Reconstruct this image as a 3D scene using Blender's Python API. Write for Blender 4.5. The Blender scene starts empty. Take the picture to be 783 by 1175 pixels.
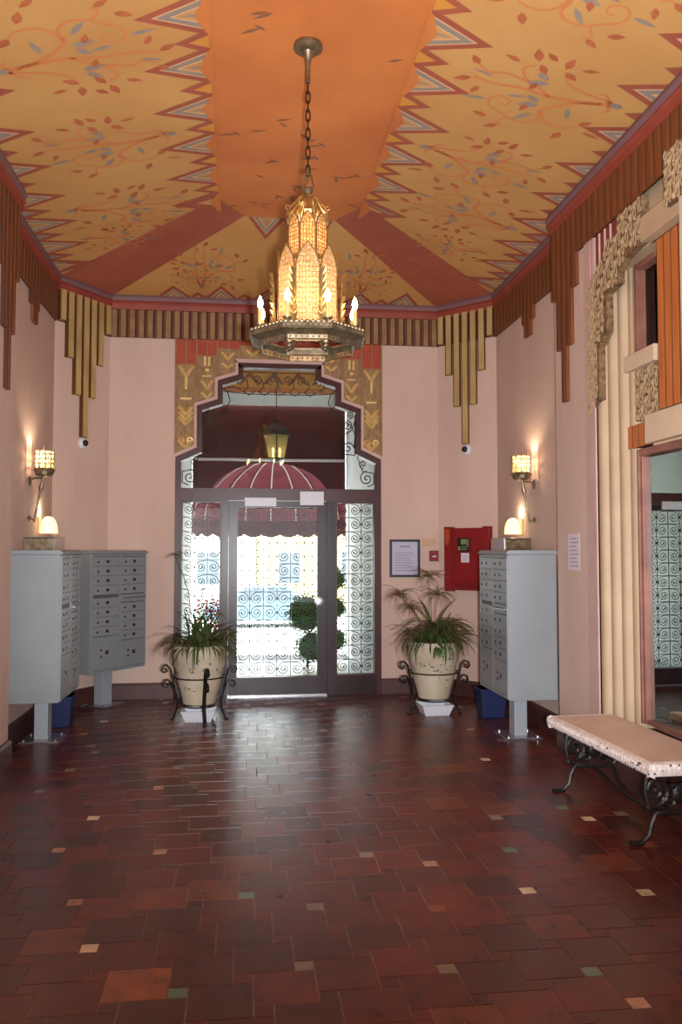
import bpy, math, random
from math import pi, sin, cos, radians as R_, atan2, sqrt
from mathutils import Vector, Matrix
random.seed(7)
SC = bpy.context.scene
COL = SC.collection

# ------------------------------------------------------------------ materials
def lin(c):
    o = []
    for v in c[:3]:
        v = v / 255.0
        o.append(v / 12.92 if v <= 0.04045 else ((v + 0.055) / 1.055) ** 2.4)
    return tuple(o) + (1.0,)

def mat(name, rgb, rough=0.6, metal=0.0, vary=0.0, rgb2=None, scale=8.0, bump=0.0, bscale=60.0,
        stretch=(1, 1, 1), emit=None, estr=0.0, coat=0.0, spec=0.5, detail=4.0, sharp=False):
    m = bpy.data.materials.new(name); m.use_nodes = True
    nt = m.node_tree; b = nt.nodes['Principled BSDF']
    b.inputs['Base Color'].default_value = lin(rgb)
    b.inputs['Roughness'].default_value = rough
    b.inputs['Metallic'].default_value = metal
    b.inputs['Coat Weight'].default_value = coat
    b.inputs['Specular IOR Level'].default_value = spec
    if emit:
        b.inputs['Emission Color'].default_value = lin(emit)
        b.inputs['Emission Strength'].default_value = estr
    if rgb2 or bump:
        tc = nt.nodes.new('ShaderNodeTexCoord'); mp = nt.nodes.new('ShaderNodeMapping')
        mp.inputs['Scale'].default_value = stretch
        nt.links.new(tc.outputs['Object'], mp.inputs['Vector'])
    if rgb2:
        n = nt.nodes.new('ShaderNodeTexNoise'); n.inputs['Scale'].default_value = scale
        n.inputs['Detail'].default_value = detail
        nt.links.new(mp.outputs['Vector'], n.inputs['Vector'])
        r = nt.nodes.new('ShaderNodeValToRGB')
        lo, hi = (0.5, 0.58) if sharp else (0.32, 0.68)
        r.color_ramp.elements[0].position = lo; r.color_ramp.elements[1].position = hi
        r.color_ramp.elements[0].color = lin(rgb); r.color_ramp.elements[1].color = lin(rgb2)
        nt.links.new(n.outputs['Fac'], r.inputs['Fac'])
        nt.links.new(r.outputs['Color'], b.inputs['Base Color'])
    if bump:
        n2 = nt.nodes.new('ShaderNodeTexNoise'); n2.inputs['Scale'].default_value = bscale
        n2.inputs['Detail'].default_value = 3
        nt.links.new(mp.outputs['Vector'], n2.inputs['Vector'])
        bp = nt.nodes.new('ShaderNodeBump'); bp.inputs['Strength'].default_value = bump
        bp.inputs['Distance'].default_value = 0.01
        nt.links.new(n2.outputs['Fac'], bp.inputs['Height'])
        nt.links.new(bp.outputs['Normal'], b.inputs['Normal'])
    return m

def glass_mat(name, tint=(235, 240, 240), refl=0.12):
    m = bpy.data.materials.new(name); m.use_nodes = True
    nt = m.node_tree; nt.nodes.clear()
    out = nt.nodes.new('ShaderNodeOutputMaterial'); mix = nt.nodes.new('ShaderNodeMixShader')
    tr = nt.nodes.new('ShaderNodeBsdfTransparent'); gl = nt.nodes.new('ShaderNodeBsdfGlossy')
    fr = nt.nodes.new('ShaderNodeFresnel'); fr.inputs['IOR'].default_value = 1.5
    tr.inputs['Color'].default_value = lin(tint); gl.inputs['Roughness'].default_value = 0.01
    nt.links.new(fr.outputs[0], mix.inputs[0]); nt.links.new(tr.outputs[0], mix.inputs[1])
    nt.links.new(gl.outputs[0], mix.inputs[2]); nt.links.new(mix.outputs[0], out.inputs['Surface'])
    return m

def mica_mat(name, c1, c2, transp=0.15):
    m = bpy.data.materials.new(name); m.use_nodes = True
    nt = m.node_tree; nt.nodes.clear()
    out = nt.nodes.new('ShaderNodeOutputMaterial')
    m1 = nt.nodes.new('ShaderNodeMixShader'); m2 = nt.nodes.new('ShaderNodeMixShader')
    tl = nt.nodes.new('ShaderNodeBsdfTranslucent'); df = nt.nodes.new('ShaderNodeBsdfDiffuse')
    tp = nt.nodes.new('ShaderNodeBsdfTransparent')
    tc = nt.nodes.new('ShaderNodeTexCoord'); mp = nt.nodes.new('ShaderNodeMapping')
    vo = nt.nodes.new('ShaderNodeTexVoronoi'); vo.inputs['Scale'].default_value = 120
    rp = nt.nodes.new('ShaderNodeValToRGB')
    rp.color_ramp.elements[0].color = lin(c1); rp.color_ramp.elements[1].color = lin(c2)
    rp.color_ramp.elements[0].position = .1; rp.color_ramp.elements[1].position = .6
    mp.inputs['Scale'].default_value = (1, 1, .5)
    nt.links.new(tc.outputs['Object'], mp.inputs['Vector']); nt.links.new(mp.outputs[0], vo.inputs['Vector'])
    nt.links.new(vo.outputs['Distance'], rp.inputs['Fac'])
    nt.links.new(rp.outputs[0], tl.inputs['Color']); nt.links.new(rp.outputs[0], df.inputs['Color'])
    m1.inputs[0].default_value = 0.6; m2.inputs[0].default_value = transp
    nt.links.new(df.outputs[0], m1.inputs[1]); nt.links.new(tl.outputs[0], m1.inputs[2])
    nt.links.new(m1.outputs[0], m2.inputs[1]); nt.links.new(tp.outputs[0], m2.inputs[2])
    nt.links.new(m2.outputs[0], out.inputs['Surface'])
    return m

def tile_mat():
    m = bpy.data.materials.new('terracotta_tile'); m.use_nodes = True
    nt = m.node_tree; b = nt.nodes['Principled BSDF']
    at = nt.nodes.new('ShaderNodeAttribute'); at.attribute_name = 'tile_colour'
    tc = nt.nodes.new('ShaderNodeTexCoord')
    n = nt.nodes.new('ShaderNodeTexNoise'); n.inputs['Scale'].default_value = 9; n.inputs['Detail'].default_value = 6
    nt.links.new(tc.outputs['Object'], n.inputs['Vector'])
    mx = nt.nodes.new('ShaderNodeMix'); mx.data_type = 'RGBA'; mx.blend_type = 'MULTIPLY'
    rp = nt.nodes.new('ShaderNodeValToRGB')
    rp.color_ramp.elements[0].color = (.62, .6, .6, 1); rp.color_ramp.elements[1].color = (1.25, 1.2, 1.15, 1)
    rp.color_ramp.elements[0].position = .3; rp.color_ramp.elements[1].position = .7
    nt.links.new(n.outputs['Fac'], rp.inputs['Fac'])
    mx.inputs[0].default_value = 1.0
    nt.links.new(at.outputs['Color'], mx.inputs[6]); nt.links.new(rp.outputs['Color'], mx.inputs[7])
    nt.links.new(mx.outputs[2], b.inputs['Base Color'])
    r2 = nt.nodes.new('ShaderNodeMapRange'); r2.inputs[3].default_value = 0.2; r2.inputs[4].default_value = 0.42
    nt.links.new(n.outputs['Fac'], r2.inputs[0]); nt.links.new(r2.outputs[0], b.inputs['Roughness'])
    b.inputs['Specular IOR Level'].default_value = 0.5
    bp = nt.nodes.new('ShaderNodeBump'); bp.inputs['Strength'].default_value = .05; bp.inputs['Distance'].default_value = .01
    n2 = nt.nodes.new('ShaderNodeTexNoise'); n2.inputs['Scale'].default_value = 14; n2.inputs['Detail'].default_value = 2
    nt.links.new(tc.outputs['Object'], n2.inputs['Vector'])
    nt.links.new(n2.outputs['Fac'], bp.inputs['Height']); nt.links.new(bp.outputs['Normal'], b.inputs['Normal'])
    return m

M = {}
M['pink'] = mat('pink_plaster', (211, 184, 170), .85, rgb2=(201, 173, 160), scale=2.5, bump=.35, bscale=55, stretch=(1, 1, .35))
M['pinkedge'] = mat('pale_pink_paint', (204, 172, 164), .6, rgb2=(194, 160, 152), scale=5)
M['yellow'] = mat('ochre_ceiling_paint', (204, 156, 92), .8, rgb2=(194, 142, 80), scale=1.6)
M['orange'] = mat('orange_ceiling_paint', (214, 130, 64), .8, rgb2=(190, 106, 52), scale=1.1, detail=5)
M['band'] = mat('rose_red_band_paint', (170, 92, 68), .8, rgb2=(158, 84, 62), scale=3)
M['pred'] = mat('painted_brick_red', (168, 88, 62), .8, rgb2=(156, 80, 58), scale=6)
M['pred2'] = mat('painted_leaf_red', (172, 90, 54), .8, rgb2=(190, 108, 66), scale=12)
M['vine'] = mat('painted_vine_orange', (206, 128, 74), .8)
M['pblue'] = mat('painted_slate_blue', (156, 138, 122), .8, rgb2=(142, 128, 118), scale=10)
M['ppale'] = mat('painted_pale_line', (214, 172, 128), .8)
M['pgold'] = mat('painted_gold_ochre', (204, 140, 56), .8)
M['pmark'] = mat('painted_grey_bird_mark', (138, 92, 66), .8)
M['cornred'] = mat('cornice_red_paint', (150, 66, 48), .6, rgb2=(136, 58, 46), scale=6)
M['cornblue'] = mat('cornice_blue_paint', (118, 92, 98), .65, rgb2=(128, 84, 86), scale=10)
M['slat'] = mat('red_brown_wood_slat', (126, 70, 32), .55, rgb2=(106, 56, 28), scale=5, stretch=(6, 6, .6))
M['slatgap'] = mat('dark_slat_groove', (72, 38, 22), .7)
M['oslat'] = mat('orange_varnished_slat', (196, 116, 60), .5, rgb2=(174, 96, 46), scale=5, stretch=(6, 6, .5))
M['tan'] = mat('antique_gold_slat', (158, 122, 84), .55, .25, rgb2=(136, 100, 66), scale=9)
M['gold'] = mat('gold_leaf_bar', (206, 180, 124), .42, .2, rgb2=(184, 152, 98), scale=7, stretch=(1, 1, .4))
M['darkgold'] = mat('dark_bronze_edge', (92, 58, 34), .6, .2)
M['relief'] = mat('gilded_relief_ground', (172, 140, 98), .6, .1, rgb2=(140, 108, 72), scale=40, stretch=(1, 1, .4), bump=1.0, bscale=90)
M['brightgold'] = mat('bright_gold_leaf', (236, 206, 142), .32, .4, rgb2=(220, 184, 116), scale=20)
M['redflute'] = mat('terracotta_red_flute', (176, 78, 52), .7, rgb2=(160, 66, 46), scale=5)
M['maroon'] = mat('maroon_painted_frame', (76, 36, 36), .35, rgb2=(62, 30, 32), scale=6, spec=.35)
M['doorwood'] = mat('dark_door_wood', (54, 36, 38), .3, rgb2=(42, 30, 33), scale=4, stretch=(5, 5, .5), spec=.3)
M['iron'] = mat('black_wrought_iron', (24, 22, 22), .5, .4)
M['blackiron'] = mat('worn_black_cast_iron', (26, 28, 28), .4, .6, rgb2=(58, 50, 46), scale=14, bump=.4)
M['glass'] = glass_mat('window_glass')
M['silver'] = mat('brushed_silver', (190, 190, 195), .25, .9)
M['white'] = mat('white_plate', (214, 216, 226), .4)
M['paper'] = mat('white_paper', (216, 206, 216), .8)
M['lilac'] = mat('lilac_reflection_sheet', (186, 184, 206), .5)  # bluish glass reflection painted into the sheet colour
M['ink'] = mat('grey_print', (140, 130, 150), .8)
M['grey'] = mat('grey_powder_coat', (140, 147, 152), .42, .1, rgb2=(135, 141, 146), scale=3)
M['greydk'] = mat('grey_shadow_gap', (82, 84, 86), .6)
M['postgrey'] = mat('blue_grey_pedestal', (160, 166, 174), .4, .1)
M['plate_num'] = mat('dark_number_plate', (54, 46, 50), .4)
M['base'] = mat('dark_maroon_baseboard', (84, 46, 42), .45, rgb2=(66, 38, 36), scale=5)
M['grout'] = mat('pale_grout', (146, 120, 106), .85, rgb2=(106, 80, 70), scale=8)
M['tile'] = tile_mat()
M['cream'] = mat('cream_jamb_paint', (188, 162, 132), .6, rgb2=(176, 150, 120), scale=4)
M['creamlt'] = mat('light_cream_lintel', (214, 190, 162), .6, rgb2=(204, 178, 150), scale=4)
M['carve'] = mat('carved_antique_gold_relief', (146, 116, 82), .6, .05, rgb2=(92, 66, 46), scale=24, bump=1.0, bscale=60)
M['carvelt'] = mat('carved_relief_highlight', (170, 142, 106), .6, .05, rgb2=(140, 112, 80), scale=30)
M['carvedk'] = mat('carved_relief_hollow_red', (92, 56, 38), .8)
M['stripered'] = mat('dark_red_fluting', (124, 50, 42), .6)
M['pot'] = mat('weathered_cream_pot', (200, 188, 165), .75, rgb2=(178, 163, 138), scale=5, bump=.3, bscale=30)
M['potdk'] = mat('chipped_grey_pot_patch', (92, 88, 84), .8, rgb2=(140, 124, 100), scale=30)
M['soil'] = mat('dark_potting_soil', (46, 34, 26), .95)
M['leaf'] = mat('dark_green_leaf', (48, 74, 34), .5, rgb2=(76, 94, 42), scale=12)
M['leafdry'] = mat('dry_olive_brown_leaf', (112, 92, 54), .7, rgb2=(84, 76, 44), scale=12)
M['leafred'] = mat('dark_purple_green_leaf', (66, 60, 40), .5)
M['bin'] = mat('blue_plastic', (16, 30, 78), .5)
M['alarm'] = mat('fire_cabinet_red', (136, 14, 20), .5, rgb2=(120, 10, 18), scale=5)
M['alarm2'] = mat('orange_scuffed_red', (176, 70, 32), .6)
M['black'] = mat('black_plastic', (20, 20, 22), .35)
M['lcd'] = mat('green_grey_display', (124, 134, 84), .4)
M['beige'] = mat('beige_placard', (200, 166, 134), .6)
M['frameblue'] = mat('dark_navy_frame', (26, 26, 44), .35)
M['marble'] = mat('pink_stone_bench_top', (214, 184, 164), .45, rgb2=(202, 168, 148), scale=4, bump=.15)
M['bench_edge'] = mat('chipped_white_bench_edge', (232, 220, 214), .55, rgb2=(206, 188, 180), scale=30, bump=.4, bscale=50)
M['chip'] = mat('dark_chipped_spot', (70, 52, 48), .8)
M['antique'] = mat('antique_bronze', (150, 134, 108), .42, .75, rgb2=(104, 88, 68), scale=20)
M['bronze_dk'] = mat('dark_bronze_chain', (58, 40, 28), .5, .7)
M['gilt'] = mat('pale_gilt_metal', (206, 178, 120), .32, .85, rgb2=(160, 132, 84), scale=25)
M['mica'] = mica_mat('amber_mica_panel', (255, 240, 212), (216, 180, 132), .12)
M['mica2'] = mica_mat('gold_mica_lattice', (255, 232, 180), (196, 144, 88), .22)
M['sleeve'] = mat('ivory_candle_sleeve', (226, 186, 122), .6)
M['bulb'] = mat('lit_candle_bulb', (255, 240, 210), .3, emit=(255, 220, 160), estr=26)
M['hotcore'] = mat('lit_sconce_bulb', (255, 230, 190), .3, emit=(255, 196, 110), estr=40)
M['domelamp'] = mat('lit_frosted_dome', (255, 236, 190), .5, emit=(255, 214, 140), estr=1.5)
M['mirror'] = mat('aged_mirror', (196, 204, 200), .015, 1.0)
M['mirrorframe'] = mat('pink_brown_mirror_frame', (150, 100, 86), .45, rgb2=(120, 76, 66), scale=8)
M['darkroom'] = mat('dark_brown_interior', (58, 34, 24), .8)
M['awning'] = mat('burgundy_canvas', (70, 12, 22), .9, rgb2=(60, 10, 18), scale=4)
M['awning_lt'] = mat('bright_burgundy_canvas', (112, 30, 46), .85, rgb2=(100, 26, 42), scale=4)
M['rib'] = mat('pale_awning_rib', (206, 190, 186), .5)
M['porchwhite'] = mat('white_porch_plaster', (232, 231, 227), .85, rgb2=(222, 222, 218), scale=2)
M['porchfloor'] = mat('pale_porch_paving', (190, 192, 194), .4, rgb2=(172, 174, 178), scale=3)
M['stepdark'] = mat('grey_step_riser', (104, 100, 102), .7, rgb2=(84, 80, 84), scale=18)
M['street'] = mat('sunlit_pavement', (214, 214, 210), .8)
M['facade'] = mat('white_building_wall', (228, 224, 214), .85)
M['facade2'] = mat('yellow_building_wall', (220, 204, 150), .85)
M['darkglass'] = mat('dark_window_pane', (90, 100, 108), .15)
M['hedge'] = mat('clipped_green_foliage', (70, 126, 48), .7, rgb2=(40, 84, 34), scale=16)
M['hedgebark'] = mat('brown_stem', (96, 66, 46), .8)
M['flower'] = mat('red_pink_petal', (206, 44, 74), .6)
M['car'] = mat('blue_grey_car_paint', (112, 140, 156), .3, .3)
M['carlt'] = mat('white_car_paint', (220, 222, 224), .3)
M['tyre'] = mat('black_tyre', (26, 26, 28), .8)
M['lantern'] = mat('dark_green_lantern_metal', (30, 42, 36), .45, .5)
M['lglass'] = mica_mat('amber_lantern_glass', (216, 204, 150), (176, 162, 110), .25)
M['lampglow'] = mat('lit_lantern_bulb', (255, 230, 180), .3, emit=(255, 214, 140), estr=12)

# ------------------------------------------------------------------ mesh builder
class MB:
    def __init__(s): s.v = []; s.f = []; s.m = []; s.mi = 0
    def mat(s, i): s.mi = i; return s
    def add(s, vs, fs):
        b = len(s.v); s.v += [tuple(p) for p in vs]
        for f in fs: s.f.append([b + i for i in f]); s.m.append(s.mi)
        return s
    def box(s, x0, x1, y0, y1, z0, z1, X=None):
        vs = [(x0, y0, z0), (x1, y0, z0), (x1, y1, z0), (x0, y1, z0), (x0, y0, z1), (x1, y0, z1), (x1, y1, z1), (x0, y1, z1)]
        if X: vs = [X(p) for p in vs]
        return s.add(vs, [(3, 2, 1, 0), (4, 5, 6, 7), (0, 1, 5, 4), (1, 2, 6, 5), (2, 3, 7, 6), (3, 0, 4, 7)])
    def prism(s, pts, f, d0, d1):
        n = len(pts); vs = [f(p, d0) for p in pts] + [f(p, d1) for p in pts]
        fs = [list(range(n - 1, -1, -1)), list(range(n, 2 * n))] + [(i, (i + 1) % n, n + (i + 1) % n, n + i) for i in range(n)]
        return s.add(vs, fs)
    def tube(s, pts, r, n=5, cap=True, closed=False):
        P = [Vector(p) for p in pts]; N = len(P)
        rs = r if isinstance(r, (list, tuple)) else [r] * N
        vs = []; prev = None
        for i in range(N):
            if closed: t = P[(i + 1) % N] - P[i - 1]
            else: t = P[min(i + 1, N - 1)] - P[max(i - 1, 0)]
            if t.length < 1e-9: t = Vector((0, 0, 1))
            t.normalize()
            if prev is None:
                a = Vector((0, 0, 1)) if abs(t.z) < .9 else Vector((1, 0, 0))
                u = t.cross(a).normalized()
            else:
                u = prev - t * prev.dot(t)
                if u.length < 1e-6: u = t.orthogonal()
                u.normalize()
            prev = u; w = t.cross(u)
            for k in range(n):
                a = 2 * pi * k / n
                vs.append(P[i] + (u * cos(a) + w * sin(a)) * rs[i])
        fs = []
        for i in range(N if closed else N - 1):
            j = (i + 1) % N
            for k in range(n):
                l = (k + 1) % n
                fs.append((i * n + k, i * n + l, j * n + l, j * n + k))
        if cap and not closed:
            fs.append(list(range(n - 1, -1, -1))); fs.append([(N - 1) * n + k for k in range(n)])
        return s.add(vs, fs)
    def lathe(s, prof, n=20, c=(0, 0, 0), a0=0, a1=2 * pi, cap=False):
        full = abs(a1 - a0 - 2 * pi) < 1e-6; m = n if full else n + 1; vs = []
        for r, z in prof:
            for k in range(m):
                a = a0 + (a1 - a0) * k / n
                vs.append((c[0] + r * cos(a), c[1] + r * sin(a), c[2] + z))
        fs = []
        for i in range(len(prof) - 1):
            for k in range(n):
                l = (k + 1) % m if full else k + 1
                fs.append((i * m + k, i * m + l, (i + 1) * m + l, (i + 1) * m + k))
        return s.add(vs, fs)
    def ball(s, c, r, n=8, sq=(1, 1, 1)):
        vs = []; fs = []; h = max(4, n // 2)
        for i in range(h + 1):
            ph = pi * i / h
            for k in range(n):
                a = 2 * pi * k / n
                vs.append((c[0] + r * sq[0] * sin(ph) * cos(a), c[1] + r * sq[1] * sin(ph) * sin(a), c[2] - r * sq[2] * cos(ph)))
        for i in range(h):
            for k in range(n):
                l = (k + 1) % n
                fs.append((i * n + k, i * n + l, (i + 1) * n + l, (i + 1) * n + k))
        return s.add(vs, fs)
    def build(s, name, mats, parent=None, smooth=False, kind=None, bevel=0):
        me = bpy.data.meshes.new(name); me.from_pydata(s.v, [], s.f)
        if not isinstance(mats, (list, tuple)): mats = [mats]
        for m in mats: me.materials.append(M[m] if isinstance(m, str) else m)
        me.polygons.foreach_set('material_index', s.m)
        if smooth: me.polygons.foreach_set('use_smooth', [True] * len(s.f))
        me.update()
        o = bpy.data.objects.new(name, me); COL.objects.link(o)
        if parent is not None: o.parent = parent
        if kind: o['kind'] = kind
        if bevel:
            b = o.modifiers.new('bevel', 'BEVEL'); b.width = bevel; b.segments = 2; b.limit_method = 'ANGLE'
        if smooth:
            import bmesh
            bm = bmesh.new(); bm.from_mesh(me); bmesh.ops.remove_doubles(bm, verts=bm.verts, dist=1e-6)
            bmesh.ops.recalc_face_normals(bm, faces=bm.faces)
            for e in bm.edges:
                if len(e.link_faces) == 2 and e.calc_face_angle(0) > 0.7: e.smooth = False
            bm.to_mesh(me); bm.free()
        return o

def thing(name, label, cat, loc=(0, 0, 0), rz=0.0, group=None):
    o = bpy.data.objects.new(name, None); COL.objects.link(o)
    o.empty_display_size = .1
    o.location = loc; o.rotation_euler = (0, 0, rz)
    tag(o, label, cat, group); return o
def tag(o, label, cat=None, group=None):
    o['label'] = label
    if cat: o['category'] = cat
    if group: o['group'] = group
    return o
def setting(name, loc=(0, 0, 0), rz=0.0, label=None):
    o = bpy.data.objects.new(name, None); COL.objects.link(o); o.location = loc; o.rotation_euler = (0, 0, rz)
    o['kind'] = 'structure'
    if label: o['label'] = label
    return o
def dup(root, loc, rz, label, group=None):
    r = root.copy(); COL.objects.link(r); r.location = loc; r.rotation_euler = (0, 0, rz); r['label'] = label
    if group: r['group'] = group
    for ch in list(root.children):
        c = ch.copy(); COL.objects.link(c); c.parent = r
        for g in list(ch.children):
            d = g.copy(); COL.objects.link(d); d.parent = c
    return r
def dupm(o, parent, loc=None, rz=None):
    c = o.copy(); COL.objects.link(c); c.parent = parent
    if loc is not None: c.location = loc
    if rz is not None: c.rotation_euler = (0, 0, rz)
    return c
def spiral(cx, cz, r0, r1, a0, turns, n=22, y=0.0):
    out = []
    for i in range(n + 1):
        t = i / n; r = r0 + (r1 - r0) * t ** .8; a = a0 + 2 * pi * turns * t
        out.append((cx + r * cos(a), y, cz + r * sin(a)))
    return out

# ------------------------------------------------------------------ plan of the room (metres; x right, y into the picture)
YB = 9.0; CX = 0.42
XLF, XRF = -1.84, 2.70          # recessed side walls at the far end
XLN, XRN = -1.70, 2.55          # side walls nearer the camera
YS = 6.43                       # where they step
LC = [(-1.84, 8.38), (-1.40, 9.0)]
RC = [(2.19, 9.0), (2.70, 8.46)]
Y0 = -2.4
DL = R_(54.6); DR = R_(-46.6)
def frame_of(a, rz): return (a[0], a[1], 0), rz

# ---- floor: large 9 in. tiles with small inserts (hopscotch pattern)
def build_floor():
    base = MB(); base.box(-2.2, 3.2, Y0 - .2, 9.12, -.12, -.0025); 
    a, b, sy = .229, .0705, .973
    V1 = (a, b * sy); V2 = (-b, a * sy); C0 = (-.052, .164)
    acc = {(2, 14): 'w', (2, 16): 'p', (3, 12): 'g', (5, 15): 'g', (5, 12): 'n', (6, 14): 'n', (7, 11): 'n', (9, 10): 'g', (10, 13): 'w',
           (12, 12): 'w', (8, 13): 'r', (8, 16): 'n', (9, 15): 'p', (3, 21): 'w', (2, 19): 'p', (4, 18): 'p', (5, 23): 'p', (2, 24): 'n',
           (3, 26): 'n', (6, 25): 'n', (4, 28): 'n', (14, 16): 'w', (12, 17): 'n', (11, 15): 'g', (15, 16): 'n', (14, 14): 'r', (15, 22): 'w', (14, 17): 'g'}
    tones = {'w': (214, 190, 158), 'p': (176, 128, 104), 'g': (96, 116, 98), 'n': (128, 110, 92), 'r': (132, 66, 44)}
    reds = [(96, 36, 27), (87, 33, 26), (102, 40, 28), (80, 32, 26), (91, 37, 28), (73, 31, 26)]
    rnd = random.Random(3); cols = []
    mb = MB(); mb.add(base.v, base.f); mb.m = [1] * len(mb.f)
    ncol = [None] * len(base.f)
    g = .0024
    def tile(x0, y0, w, h, c):
        e = .0006
        x1 = x0 + w; y1 = y0 + h
        if x1 < -1.95 or x0 > 2.8 or y1 < Y0 or y0 > 9.05: return
        x0 += g; x1 -= g; y0 += g; y1 -= g
        vs = [(x0, y0, -.003), (x1, y0, -.003), (x1, y1, -.003), (x0, y1, -.003),
              (x0 + e, y0 + e, 0), (x1 - e, y0 + e, 0), (x1 - e, y1 - e, 0), (x0 + e, y1 - e, 0)]
        mb.mi = 0
        tz = [rnd.uniform(-.0005, .0005) for _ in range(4)]
        for i in range(4): vs[4 + i] = (vs[4 + i][0], vs[4 + i][1], tz[i])
        mb.add(vs, [(4, 5, 6, 7), (0, 1, 5, 4), (1, 2, 6, 5), (2, 3, 7, 6), (3, 0, 4, 7)])
        ncol.extend([c] * 5)
    for i in range(-60, 60):
        for j in range(-60, 70):
            cx = C0[0] + i * V1[0] + j * V2[0]; cy = C0[1] + i * V1[1] + j * V2[1]
            if not (-2.2 < cx < 3.1 and Y0 - .3 < cy < 9.3): continue
            s = b / 2
            k = acc.get((i, j))
            if k is None and (cy > 6.6 or cy < 2.8) and rnd.random() < .1: k = rnd.choice('nppw')
            c = tones[k] if k else rnd.choice(reds)
            tile(cx - s, cy - s * sy, b, b * sy, c)
            # the big tile to the right, sharing the insert's upper edge
            c = rnd.choice(reds)
            q = rnd.random()
            if q < .03: c = (110, 54, 34)
            elif q < .09: c = (84, 40, 34)
            if -.62 < cx < -.5 and 2.95 < cy < 3.2: c = (136, 72, 42)
            tile(cx + s, cy + (s - a) * sy, a, a * sy, c)
    me_o = mb.build('floor', ['tile', 'grout'], kind='structure')
    at = me_o.data.color_attributes.new('tile_colour', 'BYTE_COLOR', 'CORNER')
    vals = []
    for p, c in zip(me_o.data.polygons, ncol):
        cc = lin(c) if c else (.1, .05, .04, 1)
        vals += list(cc) * p.loop_total
    # BYTE_COLOR 'color' takes linear values
    at.data.foreach_set('color', vals)
    return me_o
build_floor()

# ---- walls
def xz(Y): return lambda p, d: (p[0], Y + d, p[1])
arch = [(1.12, 0), (1.12, 2.565), (.895, 2.67), (.895, 3.125), (.675, 3.20), (.675, 3.405), (.455, 3.475), (.455, 3.605)]
archL = [(CX - h, z) for h, z in arch]; archR = [(CX + h, z) for h, z in arch][::-1]
wb = MB(); wb.prism([(-1.46, 0)] + archL + archR + [(2.26, 0), (2.26, 4.7), (-1.46, 4.7)], xz(YB), 0, .14)
wb.build('wall_back', 'pink', kind='structure')
def wall_poly(name, pts, z0, z1):
    m = MB(); m.prism(pts, lambda p, d: (p[0], p[1], d), z0, z1)
    return m.build(name, 'pink', kind='structure')
wall_poly('wall_back_left', [(-1.40, 9.0), (-1.84, 8.38), (-2.0, 8.5), (-1.5, 9.14)], 0, 4.7)
wall_poly('wall_back_right', [(2.19, 9.0), (2.33, 9.14), (2.84, 8.6), (2.70, 8.46)], 0, 4.7)
wall_poly('wall_left', [(XLN, Y0), (XLN, YS), (XLF, YS), (XLF, 8.38), (-2.0, 8.5), (-2.0, Y0)], 0, 4.7)
wr = MB()
fpr = lambda p, d: (p[0], p[1], d)
wr.prism([(XRF, 8.46), (2.84, 8.6), (2.84, YS), (XRF, YS)], fpr, 0, 4.7)
wr.prism([(XRN, YS), (2.84, YS), (2.84, 5.67), (XRN, 5.67)], fpr, 0, 4.7)
wr.prism([(2.80, 5.67), (2.84, 5.67), (2.84, Y0), (2.80, Y0)], fpr, 0, 2.87)
wr.prism([(2.80, 5.67), (2.84, 5.67), (2.84, 5.36), (2.80, 5.36)], fpr, 2.87, 4.7)
wr.prism([(2.80, 4.98), (2.84, 4.98), (2.84, Y0), (2.80, Y0)], fpr, 2.87, 4.7)
wr.prism([(2.80, 5.36), (2.84, 5.36), (2.84, 4.98), (2.80, 4.98)], fpr, 3.56, 4.7)
wr.prism([(XRN, 3.2), (2.84, 3.2), (2.84, Y0), (XRN, Y0)], fpr, 0, 4.7)
wr.build('wall_right', 'pink', kind='structure')

m = MB(); m.box(-2.0, 2.84, Y0 - .15, Y0, 0, 4.7); m.build('wall_front', 'pink', kind='structure')  # unseen, added to keep the sky out of the door glass reflections

# ---- ceiling with its painted decoration
def cz(x, y):
    l = 4.30 + (x + 1.80) / 1.59 * .28
    r = 4.30 + (2.66 - x) / 1.60 * .28
    bk = 4.30 + (8.96 - y) / 1.58 * .28
    def diag(a, b, c):   # plane through a,b at 4.30 and c at 4.58
        dx, dy = b[0] - a[0], b[1] - a[1]; L = sqrt(dx * dx + dy * dy)
        dist = lambda q: ((q[0] - a[0]) * dy - (q[1] - a[1]) * dx) / L
        return 4.30 + .28 * dist((x, y)) / dist(c)
    dl = diag((-1.80, 8.40), (-1.36, 8.96), (-.10, 7.2))
    dr = diag((2.15, 8.96), (2.66, 8.44), (.96, 7.2))
    return min(l, r, bk, dl, dr, 4.58)
FL = [(-.21, 7.02), (.02, 7.38), (.84, 7.38), (1.06, 7.02)]
ce = MB()
def cpoly(pts, mi, off=0.0, ):
    ce.mi = mi
    n = len(pts)
    ar = sum(pts[i][0] * pts[(i + 1) % n][1] - pts[(i + 1) % n][0] * pts[i][1] for i in range(n))
    if ar > 0: pts = pts[::-1]
    ce.add([(x, y, cz(x, y) - off) for x, y in pts], [list(range(n))])
cm = ['yellow', 'orange', 'band', 'pred', 'pblue', 'ppale', 'vine', 'pred2', 'pgold', 'pmark']
Y_, O_, B_, PR, PB, PP, VI, LE, PG, PM = range(10)
def cfix(pts, mi):   # base panels with explicit z
    ce.mi = mi; ce.add(pts, [list(range(len(pts)))])
cfix([(-1.86, Y0, 4.29), (-.21, Y0, 4.58), (-.21, 7.02, 4.58), (-1.80, 8.40, 4.30), (-1.86, 8.4, 4.29)][::1], Y_)
cfix([(2.72, Y0, 4.29), (2.72, 8.44, 4.29), (2.66, 8.44, 4.30), (1.06, 7.02, 4.58), (1.06, Y0, 4.58)], Y_)
cfix([(-.21, Y0, 4.58), (1.06, Y0, 4.58), (1.06, 7.02, 4.58), (.84, 7.38, 4.58), (.02, 7.38, 4.58), (-.21, 7.02, 4.58)], O_)
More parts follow.
